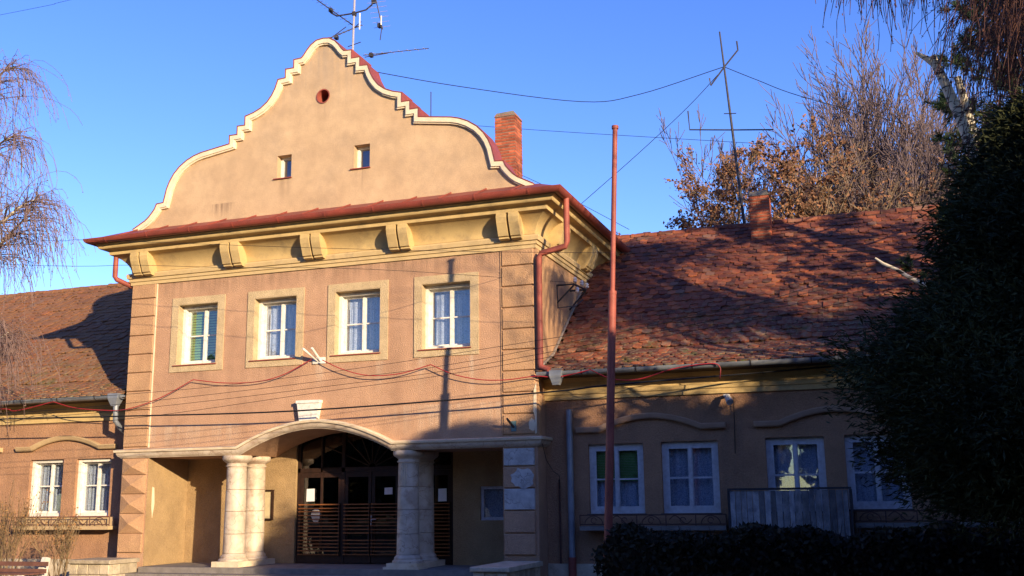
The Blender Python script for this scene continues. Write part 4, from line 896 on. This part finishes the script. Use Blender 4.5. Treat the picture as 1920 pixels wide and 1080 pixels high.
weeping((-12.6, -2.3, 0), [((-12.6, -2.3, 0), [(-12.7, -2.2, 4), (-12.9, -2.2, 8), (-13, -2.2, 12.5)], .17),
                           ((-12.7, -2.2, 6.0), [(-11.9, -2.2, 7.0), (-11.3, -2, 7.45), (-10.7, -2, 7.8), (-10.3, -2, 7.9)], .06),
                           ((-12.8, -2.2, 6.6), [(-12.0, -1.6, 6.85), (-11.6, -1.5, 7.3), (-11.1, -1.5, 7.7), (-10.7, -1.6, 8.2)], .05),
                           ((-12.8, -2.2, 7.6), [(-12.0, -2.4, 8.3), (-11.5, -2.4, 8.7), (-11.0, -2.4, 9.1), (-10.6, -2.4, 9.2)], .055),
                           ((-12.9, -2.2, 9.3), [(-12.2, -2.0, 10.2), (-11.6, -2, 10.9), (-11.2, -2, 11.0)], .05),
                           ((-12.8, -2.2, 5.3), [(-12.3, -1.5, 5.6), (-12.0, -1.5, 5.5), (-11.6, -1.5, 5.1), (-11.3, -1.5, 5.2)], .045),
                           ((-12.8, -2.2, 8), [(-12.2, -3, 8.6), (-11.6, -3.2, 8.4), (-11.2, -3.2, 8.3)], .05)],
        np.random.default_rng(3), TWIG_L, BIRCH, 'weeping_birch', 'weeping birch with hanging bare twigs at the left edge of the photo', 1300, 1.6, seedr=.005)
# reddish birch at the upper right
weeping((11.2, -3.6, 0), [((11.2, -3.6, 0), [(11.1, -3.6, 4), (10.9, -3.6, 8), (10.8, -3.6, 14)], .2),
                          ((11.0, -3.6, 7.5), [(10, -3.4, 8.8), (9, -3.2, 9.6), (8.0, -3, 10.0), (6.9, -3, 10.1)], .07),
                          ((11.0, -3.6, 6.3), [(10, -3.0, 7.4), (9.2, -3, 8.0), (8.6, -3, 8.3)], .06),
                          ((10.9, -3.6, 9.5), [(9.8, -3.4, 10.6), (8.6, -3.2, 11), (7.4, -3, 10.9), (6.3, -3, 10.5)], .06),
                          ((11.0, -3.6, 5.8), [(10, -2.4, 6.6), (9.0, -2.2, 7.0), (8.2, -2, 7.2)], .05),
                          ((11.0, -3.6, 8.5), [(10.2, -2, 9.4), (9.4, -1.4, 9.6), (8.5, -1.2, 9.6)], .05),
                          ((11.0, -3.6, 7.0), [(10.2, -4.5, 7.9), (9.3, -4.9, 8.3), (8.6, -4.9, 8.4)], .05)],
        np.random.default_rng(4), TWIG_R, BARK_D, 'weeping_birch', 'reddish weeping birch whose fine twigs hang into the top right corner', 5200, 1.7, side=1.4, seedr=.006)
# topped birch with white bark
tb = empty('topped_birch', (8.3, -1, 0), 'white-barked birch cut off at the top, with sawn stubs, above the dark thuja', 'birch tree')
TUBE('trunk', BIRCH, tb, [(8.35, -1, 0), (8.25, -1, 4), (7.97, -1, 6.45), (7.80, -1, 6.95), (7.63, -1, 7.6), (7.45, -1, 8.2), (7.30, -1, 8.68)], [.2, .17, .13, .115, .09, .078, .07], 12)
TUBE('limb', BIRCH, tb, [(7.36, -1, 8.50), (7.22, -1, 8.66), (7.06, -1, 8.79)], [.06, .05, .022], 8)
TUBE('limb', BIRCH, tb, [(7.80, -1.0, 6.95), (7.78, -.95, 7.5), (7.66, -.9, 8.30)], [.08, .07, .06], 10)
TUBE('limb', BIRCH, tb, [(8.45, -.9, 6.35), (8.3, -.9, 6.8), (8.1, -.9, 7.25)], [.07, .065, .06], 8)
TUBE('limb', BIRCH, tb, [(8.0, -1.1, 6.35), (7.7, -1.1, 6.65), (7.3, -1.1, 6.78)], [.06, .055, .04], 8)
TUBE('limb', BIRCH, tb, [(6.9, -3.05, 4.38), (6.72, -3.0, 4.53), (6.42, -3.0, 4.75), (6.16, -3.0, 4.92)], [.04, .035, .028, .02], 8) if False else None
TUBE('dead_branch', BIRCH, None, [(7.4, -2.9, 4.2), (6.9, -3.0, 4.42), (6.60, -3.05, 4.60), (6.42, -3.1, 4.73), (6.25, -3.1, 4.83), (6.15, -3.1, 4.92)], [.035, .035, .03, .026, .022, .014], 8, label='bare white branch poking out of the dark thuja over the tiled roof', cat='branch')
# pine
def pine(base, h, r, rg_, label, nb=46, zlo=.35):
    o = empty('pine_tree', base, label, 'pine tree'); b = np.array(base, float)
    TUBE('trunk', BARK_D, o, [tuple(b), tuple(b+[0, 0, h*.5]), tuple(b+[.1, 0, h])], [.22, .15, .04], 10)
    P0, P1, R0, R1, C = [], [], [], [], []; D = []
    for k in range(nb):
        t = zlo+(1-zlo)*k/nb; z = h*t; a = k*2.4+rg_.random(); L = r*(1.15-t)*rg_.uniform(.75, 1.15)+.3
        p = b+np.array([0, 0, z]); d = np.array([math.cos(a), math.sin(a), .25])
        for s in range(6):
            d = d+np.array([0, 0, .03])+rg_.normal(size=3)*.05; p2 = p+d/np.linalg.norm(d)*L/6; P0.append(p); P1.append(p2); R0.append(.03*(1-s/7)); R1.append(.03*(1-(s+1)/7)); p = p2
            if s > 1:
                for q in range(4):
                    e = d*.4+rg_.normal(size=3)*.6+np.array([0, 0, .25]); e /= np.linalg.norm(e); l = rg_.uniform(.15, .4); P0.append(p); P1.append(p+e*l); R0.append(.01); R1.append(.006)
                    for _ in range(60): C.append(p+e*l*rg_.uniform(.3, 1.0)); D.append(e*.8+rg_.normal(size=3)*.7)
    tubes_np('branches', P0, P1, R0, R1, BARK_D, o, n=4, kind='stuff')
    C = np.array(C); D = np.array(D); D /= np.linalg.norm(D, axis=1)[:, None]; tubes_np('needles', C, C+D*.13, [.006]*len(C), [.003]*len(C), PINE, o, n=3, kind='stuff')
    return o
pine((8.8, 1.8, 0), 11.6, 2.4, np.random.default_rng(6), 'dark green pine behind the topped white birch')
# thuja and off-frame conifers: sprays on an irregular crown
def thuja(name, base, prof, lobes, n, rg_, label, cat, group=None, mt=CONIFER, spray=.17, trunkr=.25, leaf=9, wid=.011):
    """prof: list of (z, radius); the crown is a cloud of drooping scale-leaf sprays with lobes and gaps"""
    o = empty(name, base, label, cat, group); b = np.array(base, float)
    zt = prof[-1][0]
    TUBE('trunk', BARK_D, o, [tuple(b), tuple(b+[0, 0, zt*.5]), tuple(b+[0, 0, zt*.92])], [trunkr, trunkr*.6, .04], 10)
    zs = np.array([p[0] for p in prof]); rs = np.array([p[1] for p in prof])
    z = rg_.uniform(zs[0], zt, n*2); r = np.interp(z, zs, rs); keep = rg_.random(n*2) < (r/rs.max())**.8; z, r = z[keep], r[keep]
    th = rg_.uniform(0, 2*math.pi, len(z)); ph = [rg_.uniform(0, 6.28) for _ in range(8)]
    lob = 1+lobes*(.5*np.sin(3*th+ph[0]+z*1.1)+.35*np.sin(5*th-z*2.3+ph[1])+.3*np.sin(z*4.2+ph[2]+2*th)+.25*np.sin(9*th+z*5+ph[3]))
    rad = r*lob*np.power(rg_.uniform(.35, 1, len(z)), .45)
    m = max(60, len(z)//34); pick = rg_.integers(0, m, len(z)); rad[:m] = (r*lob)[:m]*rg_.uniform(.62, 1.06, m)
    cc = np.stack([rad*np.cos(th), rad*np.sin(th), z], 1); th = th[pick]; sz = (.16+.14*rg_.random(m))[pick][:, None]*(r[:m][pick][:, None]*.22+.55)
    g3 = np.clip(rg_.normal(size=(len(z), 3)), -1.7, 1.7)*np.array([1, 1, .75]); C = b+cc[pick]+g3*sz; C[:, 2] = np.maximum(C[:, 2], .12)
    out_ = np.stack([np.cos(th), np.sin(th), np.full(len(z), .15)], 1)+g3*.35
    P, D, Wd = [], [], []
    for k in range(leaf):
        d = out_*.7+rg_.normal(size=(len(z), 3))*.55+np.array([0, 0, -.1]); d /= np.linalg.norm(d, axis=1)[:, None]
        st = C+np.clip(rg_.normal(size=C.shape), -1.6, 1.6)*spray*.45; P.append(st); D.append(d*spray*rg_.uniform(.4, 1, (len(z), 1)))
    P = np.concatenate(P); D = np.concatenate(D); sid = rg_.normal(size=P.shape); sid -= D*((sid*D).sum(1)/((D*D).sum(1)+1e-9))[:, None]; sid /= np.linalg.norm(sid, axis=1)[:, None]
    wv = wid*(.7+.8*rg_.random((len(P), 1)))
    V = np.stack([P, P+D*.5+sid*wv, P+D, P+D*.5-sid*wv], 1).reshape(-1, 3)
    quads('foliage', V, np.arange(len(V)).reshape(-1, 4), mt, o, kind='stuff')
    nb = 160; zz = rg_.uniform(zs[0], zt*.95, nb); tt = rg_.uniform(0, 6.28, nb); rr_ = np.interp(zz, zs, rs)*.8
    p0 = b+np.stack([0*zz, 0*zz, zz*.9], 1); p1 = b+np.stack([rr_*np.cos(tt), rr_*np.sin(tt), zz], 1); tubes_np('branches', p0, p1, [.025]*nb, [.008]*nb, BARK_D, o, n=4, kind='stuff')
    return o
thuja('thuja', (8.02, -7.5, 0), [(1.51, 1.23), (1.73, 1.62), (2.04, 1.84), (2.65, 1.71), (3.09, 1.53), (3.4, 1.31), (3.66, 1.05), (4.14, 0.96), (4.67, 0.75), (5.11, 0.53), (5.41, 0.22)], .19, 44000, np.random.default_rng(11), 'large dark thuja filling the lower right of the photo in front of the wing', 'thuja tree', spray=.12, wid=.0075)
thuja('thuja', (12.6, -3.0, 0), [(.3, 1.6), (1.7, 2.1), (4.2, 1.9), (5.6, 1.5), (6.5, .8), (7.0, .2)], .12, 8000, np.random.default_rng(12), 'second dark thuja at the right edge behind the large one', 'thuja tree')
for i, (x, y, h, r_) in enumerate(((11.7, -10.4, 6.2, 1.15), (12.75, -9.4, 6.5, 1.1), (13.8, -8.4, 6.4, 1.3), (14.9, -7.5, 6.2, 1.3), (16.0, -6.0, 6.7, 1.6), (17.8, -3.8, 7.6, 1.9))):
    thuja('spruce', (x, y, 0), [(.1, r_), (1.2, r_), (2.4, r_*.95), (4, r_*.8), (h-1.2, r_*.5), (h-.3, r_*.15), (h, .03)],   .08, 6000, np.random.default_rng(30+i), ['leftmost and smallest spruce of the row beyond the right edge', 'second spruce from the left in the row beyond the right edge', 'third spruce from the left in the row beyond the right edge', 'fourth spruce from the left in the row beyond the right edge', 'second spruce from the right in the row beyond the right edge', 'rightmost and tallest spruce of the row beyond the right edge'][i], 'conifer', 'shading conifer row', spray=.36, leaf=7, wid=.035)
for i, (x, y, h, r_) in enumerate(((12.9, -12.8, 6.1, 1.5), (15.0, -12.2, 6.5, 1.8))):  # unseen pair, added to keep direct sun off the large thuja
    thuja('spruce', (x, y, 0), [(.1, r_), (1.2, r_), (2.4, r_*.95), (4, r_*.8), (h-1.0, r_*.55), (h-.3, r_*.2), (h, .03)], .08, 6000, np.random.default_rng(130+i), ['smaller spruce of the pair nearer the street at the right', 'larger spruce of the pair nearer the street at the right'][i], 'conifer', 'conifers nearer the street', spray=.36, leaf=7, wid=.035)
# tall bare tree outside the frame that dapples the right roof
for i, (x, y, h) in enumerate(((15.0, -7.5, 12), (18.5, -6.0, 13))):
    rg_ = np.random.default_rng(50+i); sg = grow((x, y, 0), (-.05, 0, 1), h*.5, .20, 5, rg_, nseg=6, split=(3, 4), ang=(.35, .8), ratio=(.5, .68), wander=.10, up=.06)
    tree_from('bare_tree', sg, BARK_D, BARK_D, ['tall leafless tree right behind the second spruce of the row', 'tall leafless tree at the far right end of the spruce row'][i], 'tree', 'bare trees beside the lawn', (x, y, 0), minr=.009)

thuja('yew_bush', (9.9, -10.3, 0), [(.1, 1.3), (1.0, 1.7), (2.2, 1.4), (3.0, .7), (3.3, .1)], .1, 5000, np.random.default_rng(90), 'low round yew bush at the left end of the spruce row', 'bush', spray=.3, leaf=7, wid=.03, trunkr=.12)  # unseen bush, added so the hedge's left end falls in shade
# hedge
hd = empty('hedge', (6.5, -4.3, 0), 'dark clipped hedge running along the foot of the right wing', 'hedge')
n = 42000; C = np.stack([rng.uniform(2.3, 13, n), rng.uniform(-4.8, -3.75, n), 1.16*np.power(rng.random(n), .5)], 1)
C[:, 2] *= 1+.05*np.sin(C[:, 0]*3.1)+.03*np.sin(C[:, 0]*7.7)
C[:, 2] *= np.clip((C[:, 0]-2.25)/.35, .4, 1)**.25
leafquads('foliage', C, .085, HEDGE, hd, .6, kind='stuff')
n = 5200; p = np.stack([rng.uniform(2.45, 12.8, n), rng.uniform(-4.6, -3.95, n), rng.uniform(0, .8, n)], 1); d = rng.normal(size=(n, 3))*.25+np.array([0, 0, 1]); d /= np.linalg.norm(d, axis=1)[:, None]
tubes_np('stems', p, p+d*rng.uniform(.25, .5, (n, 1)), [.007]*n, [.004]*n, BARK_D, hd, n=3, kind='stuff')
MB().box(2.5, 12.7, -4.55, -4.0, 0, .95).build('core', BARK_D, hd)
# dry shrubs at the lower left
def shrub(x, y, h, sp, n, seed, label, leaves=True):
    rg_ = np.random.default_rng(seed); sg = []; tips = []
    for k in range(n):
        a = rg_.uniform(0, 6.28); t = rg_.uniform(.05, sp); sg += grow((x+.1*math.cos(a), y+.1*math.sin(a), 0), (t*math.cos(a), t*math.sin(a), 1), h*rg_.uniform(.4, .6), .010, 3, rg_, nseg=5, split=(3, 4), ang=(.2, .5), ratio=(.5, .8), wander=.08, up=.10, tips=tips)
    o = empty('dry_shrub', (x, y, 0), label, 'shrub', 'dry shrubs by the bench')
    f = lambda q: ([s[0] for s in q], [s[1] for s in q], [max(s[2], .004) for s in q], [max(s[3], .003) for s in q])
    tubes_np('stems', *f(sg), SHRUBTWIG, o, n=3, kind='stuff'); C = [p+rg_.normal(size=3)*.03 for p, d in tips for _ in range(3) if rg_.random() < .3]
    leafquads('leaves', C, .05, DRYLEAF, o, .6, kind='stuff')
shrub(-9.45, -1.55, 1.35, .35, 16, 61, 'dry twiggy shrub with brown leaves between bench and stone wall')
shrub(-10.75, -1.6, 1.75, .32, 18, 62, 'taller dry shrub with brown leaves at the left edge above the bench')
shrub(-11.9, -1.4, 1.5, .35, 18, 63, 'dry shrub mostly outside the left edge')
shrub(-8.75, -.9+.0, .0001+.9, .55, 4, 64, 'thin straggling shrub in front of the left corner quoins') if False else None

# trees across the street behind the photographer: they close the horizon and show in the window glass
tl = []
rg_ = np.random.default_rng(77)
for x in np.arange(-75, 14, 4.2): 
    if -3.5 < x < 3: continue
    h = rg_.uniform(8, 13); yy = -42+rg_.normal()*3; n = 2600
    u = rg_.normal(size=(n, 3)); u /= np.linalg.norm(u, axis=1)[:, None]; u *= (rg_.random((n, 1))**.4)*np.array([3.4, 3.2, h*.48]); tl.append(u+np.array([x, yy, h*.5]))
for x, y in ((34, -44), (42, -40), (50, -34), (58, -28), (64, -20), (70, -12), (26, -47), (20, -46)):
    n = 2600; h = 9.5; u = rg_.normal(size=(n, 3)); u /= np.linalg.norm(u, axis=1)[:, None]; u *= (rg_.random((n, 1))**.4)*np.array([5, 5, h*.48]); tl.append(u+np.array([x, y, h*.5]))
for x, y in ((-7, -26), (-3.5, -24.5), (0, -27), (6.2, -24), (8.5, -26), (11, -28), (14, -31)):
    n = 5200; h = 15; u = rg_.normal(size=(n, 3)); u /= np.linalg.norm(u, axis=1)[:, None]; u *= (rg_.random((n, 1))**.4)*np.array([2.6, 2.6, h*.48]); tl.append(u+np.array([x, y, h*.5+.3]))
for x, y in ((-11, -27), (-16, -26), (-21, -28), (-26, -27), (-31, -27)):
    n = 3600; h = 8; u = rg_.normal(size=(n, 3)); u /= np.linalg.norm(u, axis=1)[:, None]; u *= (rg_.random((n, 1))**.4)*np.array([2.4, 2.4, h*.48]); tl.append(u+np.array([x, y, h*.5+.3]))
leafquads('distant_wood', np.concatenate(tl), .75, mat('wood_leaf', (.06, .06, .03), (.03, .03, .02), .5), None, .7, kind='stuff', label='belt of dark trees across the street behind the camera', cat='trees')
# off-frame house across the lawn reflected in the glass is left out; nothing else is needed
if 0: print('tris', sum(len(o.data.loop_triangles) or sum(p.loop_total-2 for p in o.data.polygons) if len(o.data.polygons) < 1 else 2*len(o.data.polygons) for o in bpy.data.objects if o.type == 'MESH'))
print('objects', len(bpy.data.objects))
